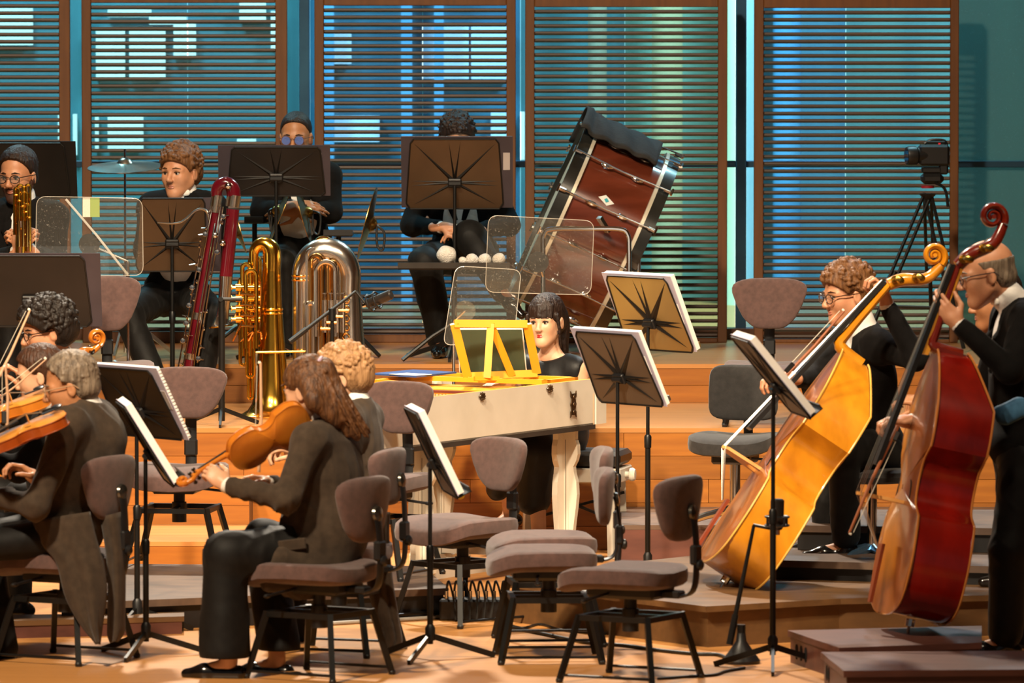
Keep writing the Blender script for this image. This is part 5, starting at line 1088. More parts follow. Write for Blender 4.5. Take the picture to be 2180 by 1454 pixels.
def face_parts(par, off, c, R, s, browm, glasses=None, gcol='1a1412', lens=None, iris=m_iris, lip=None):
    T = lambda x, y, z: c + R @ Vector((x, y, z)) * s - off
    for (zz, z2, r) in ((-.0598, -.0635, .0042), (-.0682, -.0650, .0048)):
        pts = smoothpath([T(.0775, -.021, z2), T(.0865, -.011, zz), T(.0895, 0, zz - (.0012 if zz > -.064 else .0008)), T(.0865, .011, zz), T(.0775, .021, z2)], 4)
        MB().tube(pts, [r * s * (.35 + .65 * math.sin(math.pi * (i + .5) / len(pts))) for i in range(len(pts))], 8).build('lip', lip or m_lip, par)
    for y in (-1, 1):
        e = MB().ball(T(.0745, y * .031, -.001), .0125 * s, R, 14, 10).build('eye', m_eye, par)
        MB().lathe([(0, .0018), (.0035 * s, .0012), (.0058 * s, -.0005)], T(.0868, y * .0300, -.0012), basis(R @ Vector((1, 0, 0))), 12, False).build('iris', iris, e)
        MB().tube([T(.0845, y * .018, .0030), T(.0885, y * .030, .0068), T(.080, y * .046, .0025)], .0030 * s, 6).build('upper_lid', browm, e)
        MB().tube([T(.0935, y * .014, .0205), T(.090, y * .030, .0245), T(.076, y * .050, .018)], [.0028 * s, .0034 * s, .0018 * s], 6).build('eyebrow', browm, par)
    if glasses:
        gm = mat('spectacles_' + gcol, gcol, rough=.3); rd, asp = glasses; g = MB()
        for y in (-1, 1): g.tube([T(.104 - abs(math.cos(a)) * .006 * (1 if math.cos(a) * y > 0 else 0), y * .033 + rd * math.cos(a), -.004 + rd * asp * math.sin(a)) for a in np.linspace(0, 2 * math.pi, 20)[:-1]], .0022 * s, 6, closed=True)
        g.tube([T(.105, -.012, .003), T(.109, 0, .006), T(.105, .012, .003)], .002 * s, 6)
        for y in (-1, 1): g.tube([T(.100, y * (.033 + rd), .004), T(.05, y * .078, .006), T(-.02, y * .084, .004), T(-.035, y * .084, -.012)], .0022 * s, 6)
        go = g.build('glasses', gm, par)
        for y in (-1, 1): MB().lathe([(0, 0), (rd * .96 * s, 0)], T(.103, y * .033, -.004), basis(R @ Vector((1, 0, 0))), 20, False).build('lens', lens or glassy('lens_clear', 'f2f4f6', .96, .02, 'ffffff', 0, .1), go)
def hair_obj(par, off, c, R, s, style, m, seed=1):
    F_ = Field(); T = lambda x, y, z: c + R @ Vector((x, y, z)) * s; M = np.array(R); rs = np.random.RandomState(seed); k = s; dsp = wr(.0022, seed, 3.0)
    if style in ('curly', 'bigcurly', 'wavy', 'short', 'grey', 'bun', 'bangs', 'shaved', 'ponytail'):
        th = dict(curly=.016, bigcurly=.030, wavy=.018, short=.010, grey=.012, bun=.010, bangs=.008, shaved=.0035, ponytail=.010)[style]
        F_.el(T(-.014, 0, .040), np.array((.098 + th, .076 + th, .088 + th)) * k, M, .01)
        if style in ('curly', 'bigcurly', 'wavy', 'bangs', 'ponytail', 'bun'): F_.el(T(-.055, 0, -.012), np.array((.060 + th, .066 + th, .070)) * k, M, .03)
        else: F_.el(T(-.050, 0, -.02), np.array((.062 + th * .6, .068 + th * .5, .055)) * k, M, .02)
        if style in ('curly', 'bigcurly', 'wavy', 'grey'):
            N = dict(curly=420, bigcurly=520, wavy=300, grey=260)[style]; rb = dict(curly=.0095, bigcurly=.0105, wavy=.010, grey=.006)[style]
            for _ in range(N):
                v = rs.randn(3); v /= np.linalg.norm(v); x, y, z = -.014 + v[0] * (.098 + th), v[1] * (.076 + th), .040 + v[2] * (.088 + th)
                if (x > .035 and z < .065) or z < -.03: continue
                F_.el(T(x, y, z), np.array((rb, rb, rb * .8)) * k * rs.uniform(.7, 1.4), np.array(Matrix.Rotation(rs.rand() * 6, 3, 'X')), .003)
        if style in ('short', 'bun', 'bangs', 'ponytail', 'grey', 'shaved'):
            for _ in range(150 if style != 'shaved' else 0):
                ph = rs.uniform(0, 6.283); rr_ = (.098 + th, .076 + th, .088 + th); q = []
                tw_ = rs.uniform(-.15, .15); t1 = rs.uniform(.9, 1.75)
                for u in np.linspace(.12, t1, 5): a2 = ph + tw_ * u; q.append(T(-.014 + rr_[0] * math.sin(u) * math.cos(a2), rr_[1] * math.sin(u) * math.sin(a2), .040 + rr_[2] * math.cos(u)))
                for i in range(4): F_.rc(q[i], q[i + 1], .0042, .0042, .002)
        fh = dict(curly=.058, bigcurly=.062, wavy=.060, short=.088, grey=.098, bun=.085, bangs=.020, shaved=.090, ponytail=.065)[style]
        F_.el(T(.105, 0, fh - .105), np.array((.112, .118, .105)) * k, M, .012, -1)         # face opening
        for y in (-1, 1):
            if style not in ('bangs',): F_.el(T(.012, y * .095, -.020), np.array((.030, .030, .042)) * k, M, .012, -1)
        F_.el(T(.03, 0, -.115), np.array((.10, .12, .07)) * k, M, .012, -1)
        if style == 'ponytail':
            F_.rc(T(-.095, 0, .055), T(-.115, 0, .045), .022, .026, .02)
        if style == 'bun': F_.el(T(-.11, 0, .04), np.array((.03, .035, .035)) * k, M, .02)
        if style == 'bangs':
            for i in range(11): y = -.055 + .011 * i; F_.rc(T(.080 - abs(y) * .45, y, .078), T(.097 - abs(y) * .55, y * 1.02, .028 - abs(y) * .15), .008, .0055, .006)
    return F_, T, dsp
def person(label, base, hipC, neckB, tf, hd, arms, legs, jacket=None, trous=None, shirt=True, hairs=None, sk=None, fem=False, brow=None, glasses=None, gcol='1a1412', lens=None, lip=None, beard=None,
           jx=(), tx=(), extra=None, vopen=True, shoes=True, width=1.0, top=None, seed=1, sleeve=1.0, skirt=None, barearm=False, collar=True, bow_tie=False, jw=1.0, fold=.006, vest=False, tw=(.088, .066, .058), vox=.006, hem=None):
    """hd=(centre,yaw,pitch,roll,scale); arms={'L':(elbow,wrist,hand dir,palm,thumb,curl)}; legs={'L':(knee,ankle,toe dir)}"""
    base = Vector(base); t = thing('person', label, 'person', base); sk = sk or SK; brow = brow or m_iris; jacket = jacket or m_coat; trous = trous or m_trou
    f = Vector((math.cos(math.radians(tf)), math.sin(math.radians(tf)), 0)); l = Vector((-f.y, f.x, 0)); s_ = (neckB - hipC).normalized(); M = np.array(frame(f, l, s_) if False else frame((f - s_ * f.dot(s_)).normalized(), l, s_))
    hc, yaw, pit, rol, hs = hd; R = headR(yaw, pit, rol); W_ = width
    sh = {'L': neckB - s_ * .055 + l * .165 * W_, 'R': neckB - s_ * .055 - l * .165 * W_}
    B = Field(); head(B, hc, R, hs, fem); nk = hc + R @ Vector((-.030, 0, -.055)) * hs
    B.rc(nk, neckB + s_ * .01, (.043 if fem else .050) * hs, (.045 if fem else .053) * hs, .02)
    B.rc(neckB - f * .012, sh['L'], .038, .042, .04); B.rc(neckB - f * .012, sh['R'], .038, .042, .04); B.rc(neckB - s_ * .12, hipC, .085 * W_, .085, .05, (f, 1.4)); B.rc(neckB - s_ * .09 + l * .06 - f * .015, neckB - s_ * .09 - l * .06 - f * .015, .060, .060, .04)
    for k in arms:
        e, w, hdir, pn, th, cu = arms[k][:6]; tcv = arms[k][6] if len(arms[k]) > 6 else .5; B.rc(sh[k], e, .046, .037, .03); B.rc(e, w, .037, .026, .02); hand(B, w, hdir, pn, th, cu, .95 if fem else 1.02, tcv)
    for k in legs:
        kn, an, td = legs[k]; hj = hipC + l * (.085 if k == 'L' else -.085); B.rc(hj, kn, .062, .048, .03); B.rc(kn, an, .046, .034, .02); td = Vector(td).normalized(); B.rc(an + Vector((0, 0, -.03)), an + td * .13 + Vector((0, 0, -.055)), .03, .022, .02)
    Ri = np.array(R).T; cc = np.array(hc)
    def slot(P):
        q = (P - cc) @ Ri.T / hs; o = np.zeros(len(P), int); lp = (q[:, 0] > .068) & (np.abs(q[:, 1]) < .024) & (q[:, 2] < -.0535) & (q[:, 2] > -.0765); 
        if beard: b = (np.linalg.norm(q, axis=1) < .17) & (q[:, 2] < -.046 + .05 * np.clip((.045 - q[:, 0]) / .06, 0, 1)) & (q[:, 2] > -.125) & (q[:, 0] > -.005) & (o == 0); o[b] = 2
        return o
    sdf_obj('body', B.mesh(vox), [sk, lip or m_lip, beard or sk], t, base, slot); face_parts(t, base, hc, R, hs, brow, glasses, gcol, lens, lip=lip)
    if hairs:
        style, hm = hairs[:2]; HF, T, dsp = hair_obj(t, base, hc, R, hs, style, hm, seed)
        if len(hairs) > 2: hairs[2](HF, T)
        sdf_obj('hair', HF.mesh(.0045, dsp), hm, t, base)
    rch = neckB - s_ * .16; wai = neckB.lerp(hipC, .58); rn = (f - s_ * f.dot(s_)).normalized()
    def torso(F_, g=0.0, hips=True):
        F_.el(rch, (np.array((.108, .162, .165)) * W_ + g), M, .05); F_.rc(sh['L'] * .9 + sh['R'] * .1, sh['R'] * .9 + sh['L'] * .1, .062 + g, .062 + g, .05); F_.el(wai, np.array((.112 * W_, .142 * W_, .17)) + g, M, .06)
        F_.rc(neckB + s_ * .005 - rn * .02, sh['L'], .042 + g, .056 + g, .04); F_.rc(neckB + s_ * .005 - rn * .02, sh['R'], .042 + g, .056 + g, .04)
        if hips: F_.el(hipC + s_ * .03, np.array((.125 * W_, .165 * W_, .12)) + g, M, .05)
    if top:                                            # sleeveless dress
        D_ = Field(); torso(D_, .0); 
        for k in ('L', 'R'): D_.el(sh[k] + (sh[k] - neckB).normalized() * .075 - s_ * .01, (.062, .062, .095), None, .015, -1)
        D_.el(neckB + s_ * .045 + rn * .01, (.085, .105, .052), M, .015, -1)
        for (a, b, ra, rb) in jx: D_.rc(a, b, ra, rb, .05)
        sdf_obj('dress', D_.mesh(.008, wr(fold, seed)), top, t, base)
    else:
        Jk = Field(); torso(Jk, .008 * jw)
        for k in arms:
            e, w = arms[k][0], arms[k][1]; w2 = e.lerp(w, .93); Jk.rc(sh[k], e, .066 * sleeve, .054 * sleeve, .04); Jk.rc(e, w2, .054 * sleeve, .040 * sleeve, .03)
        for it in jx: Jk.rc(it[0], it[1], it[2], it[3], .04, it[4] if len(it) > 4 else None)
        if vopen: Jk.el(rch + rn * .12 + s_ * .06, (.075, .062, .17), M, .012, -1)
        if vest: Jk.el(wai + rn * .13 - s_ * .03, (.09, .11, .165), M, .012, -1)
        Jk.el(neckB + s_ * .070 + rn * .015, (.078, .074, .060), M, .012, -1)
        jo = sdf_obj('jacket', Jk.mesh(.009, wr(fold, seed)), jacket, t, base)
        if vopen:     # lapels
            for sg in (-1, 1):
                a = neckB + s_ * .02 + l * sg * .062; b = rch + rn * .112 + l * sg * .066 + s_ * .04; c_ = rch + rn * .118 + l * sg * .02 - s_ * .10
                MB().tube([a - base, b - base, c_ - base], [.018, .026, .012], 8, flat=(rn, .35)).build('lapel', jacket, jo)
        if shirt:
            S2 = Field(); torso(S2, -.012, False)
            if collar: S2.rc(neckB + s_ * .0, neckB.lerp(nk, .50), .068 if not fem else .055, .062 * hs if not fem else .052, .02)
            for k in arms:
                e, w = arms[k][0], arms[k][1]; S2.rc(e.lerp(w, .80), e.lerp(w, .985), .036, .034, .01)
            so = sdf_obj('shirt', S2.mesh(.009), m_shirt, t, base)
            if bow_tie:
                bc = neckB.lerp(nk, .30) + rn * .068 - base
                g = MB()
                for sg in (-1, 1): g.ball(bc + l * sg * .028, (.012, .026, .017), frame(rn, l, s_), 10, 8, .7)
                g.ball(bc + rn * .004, (.010, .010, .012), frame(rn, l, s_), 8, 6).build('bow_tie', mat('tie_white', 'd4cfc6', 'e0dbd2', scale=30, rough=.7, bump=.3, bscale=90), t)
        if vest:
            V_ = Field(); V_.el(wai - s_ * .03, np.array((.118, .135, .15)) * W_, M, .03); sdf_obj('waistcoat', V_.mesh(.009, wr(.003, seed)), m_shirt, t, base)
    if legs:
        Tr = Field(); Tr.el(hipC, np.array((.115, .16, .11)) * W_, M, .05)
        for k in legs:
            kn, an, td = legs[k]; hj = hipC + l * (.085 if k == 'L' else -.085)
            if skirt: continue
            Tr.rc(hj, kn, tw[0], tw[1], .04); Tr.rc(kn, kn.lerp(an, .96), tw[1], tw[2], .03)
        for it in tx: Tr.rc(it[0], it[1], it[2], it[3], .05, it[4] if len(it) > 4 else None)
        sdf_obj('skirt' if skirt else 'trousers', Tr.mesh(.009, wr(fold * 1.1, seed + 5), hem), top if skirt else trous, t, base)
        if shoes:
            for k in legs:
                kn, an, td = legs[k]; td = Vector(td).normalized(); Sh = Field(); h_ = an + Vector((0, 0, -.062)); Sh.rc(h_ - td * .04, h_ + td * .10, .033, .034, .03); Sh.rc(h_ + td * .1, h_ + td * .175 - Vector((0, 0, .006)), .033, .022, .03)
                if not fem: Sh.rc(an + Vector((0, 0, -.03)), h_, .040, .036, .02)
                sdf_obj('shoe', Sh.mesh(.007), m_shoe, t, base)
    if extra: extra(t, base)
    return t
def cloth_sheet(name, m, left, right, P, dy, amp, par, base, seed=1, nu=22, nv=26, lean=0.0):
    """hanging cloth between two edge curves given in photograph pixels; P(px,py,dy) places a point; folds run down"""
    A = smoothpath([Vector((x, y, 0)) for x, y in left], 6); B = smoothpath([Vector((x, y, 0)) for x, y in right], 6); vs = []
    ia = lambda C, t: C[min(int(t * (len(C) - 1)), len(C) - 2)].lerp(C[min(int(t * (len(C) - 1)), len(C) - 2) + 1], t * (len(C) - 1) - min(int(t * (len(C) - 1)), len(C) - 2))
    r = random.Random(seed); ph = r.random() * 6
    for j in range(nv + 1):
        t = j / nv; a, b = ia(A, t), ia(B, t)
        for i in range(nu + 1):
            u = i / nu; q = a.lerp(b, u); d = dy + lean * t + amp * (math.sin(u * 9 + ph + 1.2 * t) * .7 + math.sin(u * 17 + ph * 2 - t) * .35) * (.3 + .7 * t) - .05 * math.sin(math.pi * u)
            vs.append(P(q.x, q.y, d) - base)
    fs = [(j * (nu + 1) + i, j * (nu + 1) + i + 1, (j + 1) * (nu + 1) + i + 1, (j + 1) * (nu + 1) + i) for j in range(nv) for i in range(nu)]
    o = MB().add(vs, fs).build(name, m, par, 80); k = o.modifiers.new('s', 'SOLIDIFY'); k.thickness = .006; return o
# ================================================================ the people
def mk(Y0): return lambda px, py, dy=0: at(px, py, Y0 + dy)
H_BR = hairm('brown', '2e1b10', '4a2c1a'); H_BK = hairm('black', '120d0b', '241b15'); H_AU = hairm('auburn', '3a2416', '6a4528'); H_BL = hairm('blond', '7a5838', 'a88058'); H_GR = hairm('grey', '4f4338', '8a7a68'); H_CB = hairm('curlbrown', '4a2e18', '7a5230'); H_DK = hairm('dark', '1a100c', '2c1c14')
# --- ponytailed violinist
p = mk(27.9)
def pony(F_, T):
    a = T(-.10, 0, .06); pts = [a, p(690, 785, -.02), p(712, 835, -.06), p(735, 880, -.07), p(760, 925, -.06)]
    for dx, dz, r in ((0, 0, .034), (-.03, .0, .030), (.03, .01, .028), (.0, -.01, .032)):
        q = smoothpath([v + Vector((dx * (i / 4) * 1.3, 0, dz)) for i, v in enumerate(pts)], 3)
        for i in range(len(q) - 1): F_.rc(q[i], q[i + 1], r * (1 - .55 * i / len(q)), r * (1 - .55 * (i + 1) / len(q)), .015)
    rs = random.Random(2)
    for _ in range(46):
        a2 = rs.uniform(0, 6.28); w = rs.uniform(.02, .038); q = smoothpath([v + Vector((math.cos(a2) * w * (.7 + .25 * i), math.sin(a2) * w * .9 - .01, math.sin(a2 * 2) * .01)) for i, v in enumerate(pts)], 3); e = rs.uniform(.75, 1.0); q = q[:int(len(q) * e) + 1]
        for i in range(len(q) - 1): F_.rc(q[i], q[i + 1], .0075 - .004 * i / len(q), .0075 - .004 * (i + 1) / len(q), .004)
    for _ in range(60):
        y0 = rs.uniform(-.08, .08); x0 = rs.uniform(-.05, .075); z0 = .040 + .098 * math.sqrt(max(0, 1 - (y0 / .088) ** 2 - ((x0 + .014) / .112) ** 2)); q = smoothpath([T(x0, y0, z0), T(x0 * .5 - .05, y0 * .85, z0 * .75 + .028), T(-.098, y0 * .25, .07)], 3)
        for i in range(len(q) - 1): F_.rc(q[i], q[i + 1], .0055, .0055, .003)
    F_.rc(T(-.05, .07, .02), p(668, 860, -.12), .035, .03, .03); F_.rc(p(668, 850, -.12), p(715, 900, -.10), .032, .02, .03); F_.rc(T(-.07, .03, .0), p(700, 880, -.1), .045, .03, .03)
def ex(t, b):
    MB().tube(arc(p(679, 768, -.03) - b, (.5, .1, .6), (0, 1, 0), .022, 0, 2 * math.pi, 12)[:-1], .007, 6, closed=True).build('hair_tie', mat('tie_lilac', 'b8a0b8', rough=.6), t)
    MB().box(p(622, 1160, -.226) - b, (.11, .012, .045), Matrix.Rotation(-.12, 3, 'Y'), bev=.004).build('pocket_flap', m_suit, t)
hipC = p(700, 1160); nb = p(702, 905)
person('woman violinist with a long ponytail and charcoal suit, seated in the front', gnd(560, 1430), hipC, nb, 150, (p(656, 832), 150, 14, 0, 1.0),
       {'L': (p(608, 1062, -.26), p(482, 1033, -.20), (-.8, .25, .65), (.1, .75, -.5), -1, (.9, 1, 1, 1)), 'R': (p(650, 1065, .26), p(570, 1030, .10), (-.75, -.35, .25), (-.3, -.5, -.7), 1, (.8, .9, .9, 1))},
       {'L': (p(478, 1182, -.20), p(488, 1400, -.22), (-1, .2, 0)), 'R': (p(560, 1150, .18), p(590, 1398, .08), (-1, .3, 0))}, m_suit, m_trou, True, ('ponytail', H_AU, pony), SKP, True, H_BR,
       jx=[(p(660, 1110, -.05), p(640, 1215, -.12), .12, .12), (p(720, 1100, .0), p(690, 1200, -.05), .15, .13), (p(600, 1190, -.20), p(580, 1235, -.2), .06, .055)], vopen=False, tx=[(p(478, 1182, -.2), p(478, 1385, -.22), .085, .108), (p(560, 1150, .18), p(595, 1375, .08), .08, .09), (p(640, 1170, -.1), p(500, 1180, -.2), .105, .09)], extra=ex, seed=3, fold=.013, shoes=True, vox=.0055, hem=p(480, 1398, -.2).z)
# --- fair-haired man behind her
p = mk(29.0); hipC = p(752, 1165); nb = p(757, 868)
def ex(t, b):
    cloth_sheet('coat_tail', m_suit, [(790, 1090), (796, 1134), (783, 1219), (792, 1281), (812, 1337), (816, 1384)], [(828, 1090), (826, 1140), (832, 1219), (846, 1312), (854, 1368), (838, 1386)], p, -.22, .02, t, b, 4)
person('fair-haired man in charcoal tailcoat behind the ponytailed violinist', gnd(690, 1390), hipC, nb, 165, (p(728, 803), 178, 8, 0, 1.04),
       {'L': (p(700, 1040, -.1), p(648, 965, .12), (-1, .2, .2), (0, 0, -1), 1, (.8, .8, .8, .8)), 'R': (p(705, 1030, .35), p(655, 950, .3), (-1, .1, .1), (0, 0, -1), -1, (.8, .8, .8, .8))},
       {'L': (p(590, 1170, -.05), p(600, 1375, .0), (-1, .2, 0)), 'R': (p(600, 1150, .2), p(640, 1365, .2), (-1, .2, 0))}, m_suit, m_trou, True, ('curly', H_BL), SKP, False, H_BL, extra=ex, vopen=False, seed=9)
# --- grey-haired violinist at left
p = mk(28.35); hipC = p(140, 1140, .02); nb = p(185, 872, .02)
def ex(t, b):
    cloth_sheet('coat_tail', m_suit, [(70, 1108), (92, 1160), (122, 1200), (140, 1270), (172, 1330), (205, 1370)], [(190, 1090), (205, 1150), (220, 1203), (226, 1260), (217, 1328), (211, 1372)], p, -.13, .022, t, b, 5, lean=-.11)
    cloth_sheet('coat_tail', m_suit, [(215, 1100), (228, 1180), (232, 1260), (231, 1320), (231, 1352), (237, 1368)], [(255, 1090), (264, 1180), (265, 1240), (264, 1310), (263, 1345), (250, 1364)], p, -.08, .012, t, b, 6)
person('grey-haired man with glasses playing violin at the left, seen from behind', gnd(60, 1405), hipC, nb, 160, (p(150, 822), 180, 13, 0, 1.04),
       {'L': (p(78, 1078, -.26), p(-40, 1050, -.16), (-1, 0, .4), (0, 1, 0), -1, (.9, .9, .9, .9)), 'R': (p(150, 1080, .22), p(82, 1022, -.02), (-.75, -.15, .55), (-.3, -.3, -.8), 1, (.75, .8, .85, .9), .6)},
       {'L': (p(-60, 1165, -.15), p(-50, 1385, -.1), (-1, 0, 0)), 'R': (p(-30, 1150, .2), p(12, 1392, .12), (-1, .2, 0))}, m_suit, m_trou, True, ('grey', H_GR), SKO, False, H_GR, (.021, .85), 'a8886a', vopen=False, extra=ex, jx=[(p(200, 935, .05), p(165, 1090, .05), .14, .13)], width=1.08, seed=12, fold=.011, vox=.0055)
# --- woman behind him
p = mk(29.15); hipC = p(120, 1130, .1); nb = p(112, 880, .1)
person('woman with brown pinned-up hair playing violin behind the grey-haired man', gnd(90, 1370), hipC, nb, 190, (p(84, 800), 182, 12, 0, .97),
       {'L': (p(40, 1000, -.2), p(-60, 960, -.1), (-1, 0, .5), (0, 1, 0), -1, (.9, .9, .9, .9)), 'R': (p(60, 990, .3), p(-30, 900, .2), (-1, 0, .3), (0, 0, -1), 1, (.8, .8, .8, .8))},
       {'L': (p(-60, 1140, -.1), p(-50, 1355, -.1), (-1, 0, 0)), 'R': (p(-60, 1130, .2), p(-50, 1345, .2), (-1, 0, 0))}, m_coat, m_trou, True, ('bun', H_BR), SKP, True, H_BR, vopen=False, seed=15, vox=.007)
# --- black-haired man with glasses
p = mk(30.1); hipC = p(140, 1040, .1); nb = p(130, 785, .1)
person('black curly-haired man with glasses at the left, holding the cello', gnd(100, 1330), hipC, nb, 205, (p(98, 705), 202, 10, 0, 1.02),
       {'L': (p(90, 930, -.25), p(60, 830, -.2), (-.5, 0, .9), (-1, 0, 0), 1, (.9, .9, .9, .9)), 'R': (p(30, 900, .1), p(-25, 850, -.1), (-1, -.2, 0), (0, 0, -1), 1, (.8, .8, .8, .8))},
       {'L': (p(40, 1060, -.3), p(40, 1270, -.3), (-1, -.4, 0)), 'R': (p(0, 1050, .1), p(0, 1265, .1), (-1, 0, 0))}, m_coat, m_trou, True, ('bigcurly', H_BK), SK, False, H_BK, (.021, .8), '140f0d', vopen=False, seed=21, vox=.007)
# --- bearded brass player at the left edge
p = mk(35.5); hipC = p(55, 655); nb = p(48, 436)
person('bearded man with glasses behind the brass instrument at the left edge', (p(50, 600).x, 35.3, Z2), hipC, nb, 262, (p(38, 374, -.03), 248, 6, 0, 1.1),
       {'L': (p(120, 560, -.12), p(62, 530, -.42), (-.6, -.1, .5), (-.5, .6, 0), -1, (.9, .9, .9, .9)), 'R': (p(-30, 560, -.12), p(36, 535, -.45), (.5, -.1, .6), (.4, .8, 0), 1, (.9, .9, .9, .9))},
       {'L': (p(90, 665, -.4), p(90, 850, -.42), (0, -1, 0)), 'R': (p(20, 665, -.4), p(20, 850, -.42), (0, -1, 0))}, m_coat, m_trou, True, ('short', H_DK), SK, False, H_DK, (.023, .82), '1a1412', beard=mat('beard_dark', '3a2018', '4a2c20', scale=60, rough=.7), bow_tie=True, vest=True, seed=25)
# --- curly-haired man in white tie
p = mk(35.75); hipC = p(376, 630); nb = p(390, 418)
def ex(t, b): pass
person('curly-haired man in white bow tie and waistcoat behind the contrabassoon', (p(376, 700).x, 35.4, Z2), hipC, nb, 258, (p(383, 366, -.02), 243, 2, 0, 1.1),
       {'L': (p(462, 535, -.0), p(410, 548, -.14), (-.8, -.3, .1), (0, 0, -1), -1, (.4, .4, .4, .4)), 'R': (p(308, 535, -.0), p(350, 548, -.14), (.8, -.3, .1), (0, 0, -1), 1, (.4, .4, .4, .4))},
       {'L': (p(452, 668, -.45), p(420, 845, -.5), (0, -1, 0)), 'R': (p(272, 672, -.4), p(345, 845, -.5), (-.3, -1, 0))}, m_coat, m_trou, True, ('curly', H_CB), SK, False, H_CB, bow_tie=True, vest=True, seed=31, tw=(.095, .075, .065))
# --- percussionist with round glasses
p = mk(36.6); hipC = p(640, 532); nb = p(632, 352)
person('short-haired man with round glasses and folded arms behind the wide black stand', (p(630, 700).x, 36.4, Z3), hipC, nb, 268, (p(630, 292, -.03), 262, 6, 0, 1.03),
       {'L': (p(706, 452, -.08), p(640, 448, -.26), (-.95, -.1, .05), (0, .8, -.5), 1, (.4, .4, .5, .5)), 'R': (p(556, 450, -.08), p(625, 440, -.24), (.95, -.1, .0), (0, .8, -.5), -1, (.4, .4, .5, .5))},
       {'L': (p(672, 560, -.42), p(665, 730, -.40), (.2, -1, 0)), 'R': (p(602, 560, -.42), p(610, 730, -.40), (-.2, -1, 0))}, m_coat, m_trou, True, ('shaved', H_DK), SKO, False, H_DK, (.024, 1.0), '6a4636', glassy('lens_blue_reflection', '9a9ae0', .55, .05, '5a52c8', 0, .2), beard=mat('stubble', '8a5a42', '946248', scale=60, rough=.6), bow_tie=True, vest=True, seed=37)  # blue tint of the lenses stands in for a bluish reflection
# --- cross-legged percussionist
p = mk(36.6); hipC = p(985, 540); nb = p(978, 362)
person('dark-haired man with crossed legs hidden behind the bronze-lit stand', (p(975, 700).x, 36.3, Z3), hipC, nb, 266, (p(973, 298, -.04), 276, 14, 0, 1.02),
       {'L': (p(1085, 480, -.1), p(1010, 492, -.34), (-.95, -.2, 0), (0, 0, -1), 1, (.4, .4, .5, .5)), 'R': (p(875, 480, -.1), p(938, 484, -.34), (.95, -.2, 0), (0, .3, -1), -1, (.4, .4, .5, .5))},
       {'L': (p(1000, 505, -.48), p(1062, 600, -.55), (.7, -.5, -.6)), 'R': (p(905, 560, -.42), p(938, 722, -.38), (-.1, -1, 0))}, m_coat, m_trou, True, ('wavy', H_DK), SK, False, H_DK, vest=True, seed=41, tw=(.105, .085, .072))
# --- harpsichordist
p = mk(33.35); hipC = p(1190, 915, .02); nb = p(1172, 762, .0)
def longhair(F_, T):
    for (y, r) in ((-.03, .035), (0, .04), (.035, .035)):
        q = smoothpath([T(-.09, y, .03), T(-.115, y, -.04), T(-.105, y, -.12), T(-.12, y, -.20)], 3)
        for i in range(len(q) - 1): F_.rc(q[i], q[i + 1], r * (1 - .06 * i), r * (1 - .06 * (i + 1)), .02)
    for y in (-1, 1):
        q = smoothpath([T(.045, y * .078, .03), T(.040, y * .084, -.03), T(.025, y * .080, -.09), T(.015, y * .078, -.13)], 3)
        for i in range(len(q) - 1): F_.rc(q[i], q[i + 1], .010 - .0007 * i, .009 - .0007 * i, .008)
def ex(t, b):
    for y in (.083,): MB().tube([p(1187, 704, -.09) - b, p(1187, 712, -.09) - b], .005, 7).build('earring', m_chrome, t)
person('woman with dark fringe and red lipstick in a sleeveless black dress, seated at the harpsichord', (p(1190, 1000).x, 33.35, 0), hipC, nb, 238, (p(1163, 684, -.03), 246, 2, 2, .99),
       {'L': (p(1238, 838, -.10), p(1160, 838, -.38), (-.8, -.5, -.1), (0, 0, -1), 1, (.4, .4, .4, .4)), 'R': (p(1090, 825, -.12), p(1075, 815, -.40), (-.8, -.5, -.1), (0, 0, -1), -1, (.4, .4, .4, .4))},
       {'L': (p(1140, 965, -.34), p(1148, 1150, -.30), (-.6, -.8, 0)), 'R': (p(1075, 945, -.15), p(1085, 1085, .10), (-.8, -.6, -.3))}, m_vel, m_vel, False, ('bangs', H_DK, longhair), SKP, True, H_DK, lip=m_lipr, top=m_vel, skirt=True, extra=ex, seed=45, width=.92, vopen=False,
       tx=[(p(1195, 930), p(1140, 960, -.34), .12, .10), (p(1190, 930), p(1075, 945, -.15), .12, .10), (p(1140, 965, -.33), p(1135, 1060, -.30), .10, .085), (p(1080, 955, -.15), p(1060, 1040, -.05), .10, .06), (p(1140, 965, -.3), p(1075, 960, -.15), .09, .09)], vox=.0055, fold=.004)
# --- seated bassist
p = mk(30.45); hipC = p(1862, 958, .12); nb = p(1838, 708, .03)
person('curly-haired bassist with glasses seated behind the amber double bass', gnd(1800, 1180, .26), hipC, nb, 200, (p(1802, 626), 207, 8, 0, 1.06),
       {'L': (p(1950, 762, -.28), p(1888, 650, -.34), (-.25, -.1, .9), (-.85, -.35, .2), -1, (.95, 1, 1, 1), .7), 'R': (p(1725, 800, .1), p(1682, 806, -.25), (-.7, -.5, .1), (.3, .1, -1), -1, (.8, .8, .8, .8))},
       {'L': (p(1795, 955, -.2), p(1800, 1150, .02), (-1, -.1, 0)), 'R': (p(1750, 950, .3), p(1760, 1140, .3), (-1, 0, 0))}, m_coat, m_trou, True, ('wavy', H_CB), SK, False, H_BR, (.023, .85), '2a1a12', bow_tie=True, seed=51, tw=(.10, .075, .062), vox=.0055)
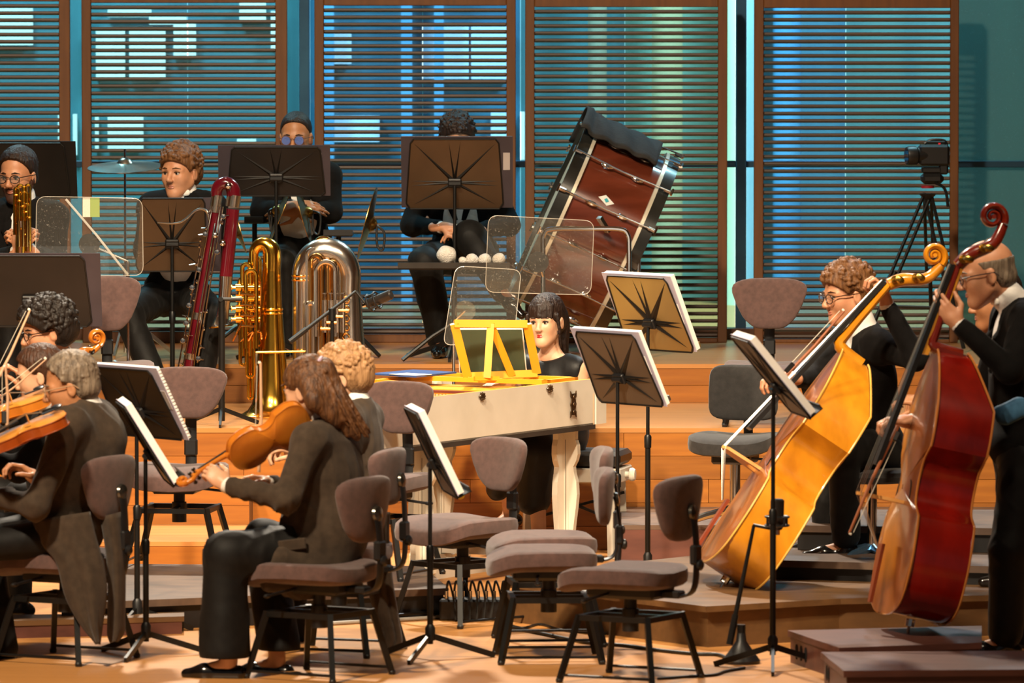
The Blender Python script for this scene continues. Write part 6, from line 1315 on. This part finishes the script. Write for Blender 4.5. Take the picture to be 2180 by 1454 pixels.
# --- bassist half hidden behind the standing one
p = mk(29.75); hipC = p(2195, 960, .2); nb = p(2160, 735, .1)
person('bassist almost hidden behind the bald bassist, face in profile under his glasses', gnd(2180, 1225, .175), hipC, nb, 195, (p(2118, 640), 192, 6, 0, 1.02),
       {'L': (p(2100, 900, .0), p(1970, 855, -.12), (-.95, 0, .1), (0, .4, -.9), 1, (.9, 1, 1, 1)), 'R': (p(2100, 900, .35), p(2000, 850, .3), (-1, 0, 0), (0, 0, -1), -1, (.8, .8, .8, .8))},
       {'L': (p(2170, 1060, .0), p(2180, 1205, .0), (-1, 0, 0)), 'R': (p(2200, 1060, .3), p(2200, 1200, .3), (-1, 0, 0))}, m_coat, m_trou, True, ('short', H_DK), SKO, False, H_DK, seed=55, vopen=False, vox=.007)
# --- standing bassist
p = mk(28.65); hipC = p(2175, 960, .06); nb = p(2165, 652, .03)
person('bald bassist in black tailcoat standing with the dark red double bass', gnd(2150, 1352, .13), hipC, nb, 188, (p(2100, 582), 184, 12, 0, 1.1),
       {'L': (p(2150, 788, -.34), p(2040, 690, -.36), (-.55, .0, .6), (.35, .9, .0), -1, (.55, .6, .7, .8), .3), 'R': (p(2080, 880, .28), p(1940, 898, -.24), (-.9, -.3, .1), (.2, .2, -1), -1, (.9, 1, 1, 1))},
       {'L': (p(2150, 1170, -.12), p(2140, 1352, -.1), (-1, -.2, 0)), 'R': (p(2170, 1170, .2), p(2175, 1345, .25), (-1, 0, 0))}, m_coat, m_trou, True, ('shaved', H_GR, lambda F_, T: F_.el(T(.02, 0, .125), (.19, .14, .095), None, .01, -1)), SK, False, H_GR, (.022, .8), '3a3030', bow_tie=True, seed=61, width=1.08, tw=(.10, .085, .075), vox=.0055)
bc = thing('blue_cloth', 'folded blue patterned cloth at the right edge behind the red double bass', 'cloth', at(2155, 875, 28.35))
MB().ball((0, 0, 0), (.075, .03, .045), Matrix.Rotation(-.25, 3, 'Y'), 20, 10, .6, fn=lambda q: Vector((q.x, q.y + .008 * math.sin(q.x * 60), q.z + .006 * math.sin(q.x * 45)))).build('fold', mat('cloth_blue', '244f70', '3a6c90', scale=22, rough=.8), bc)
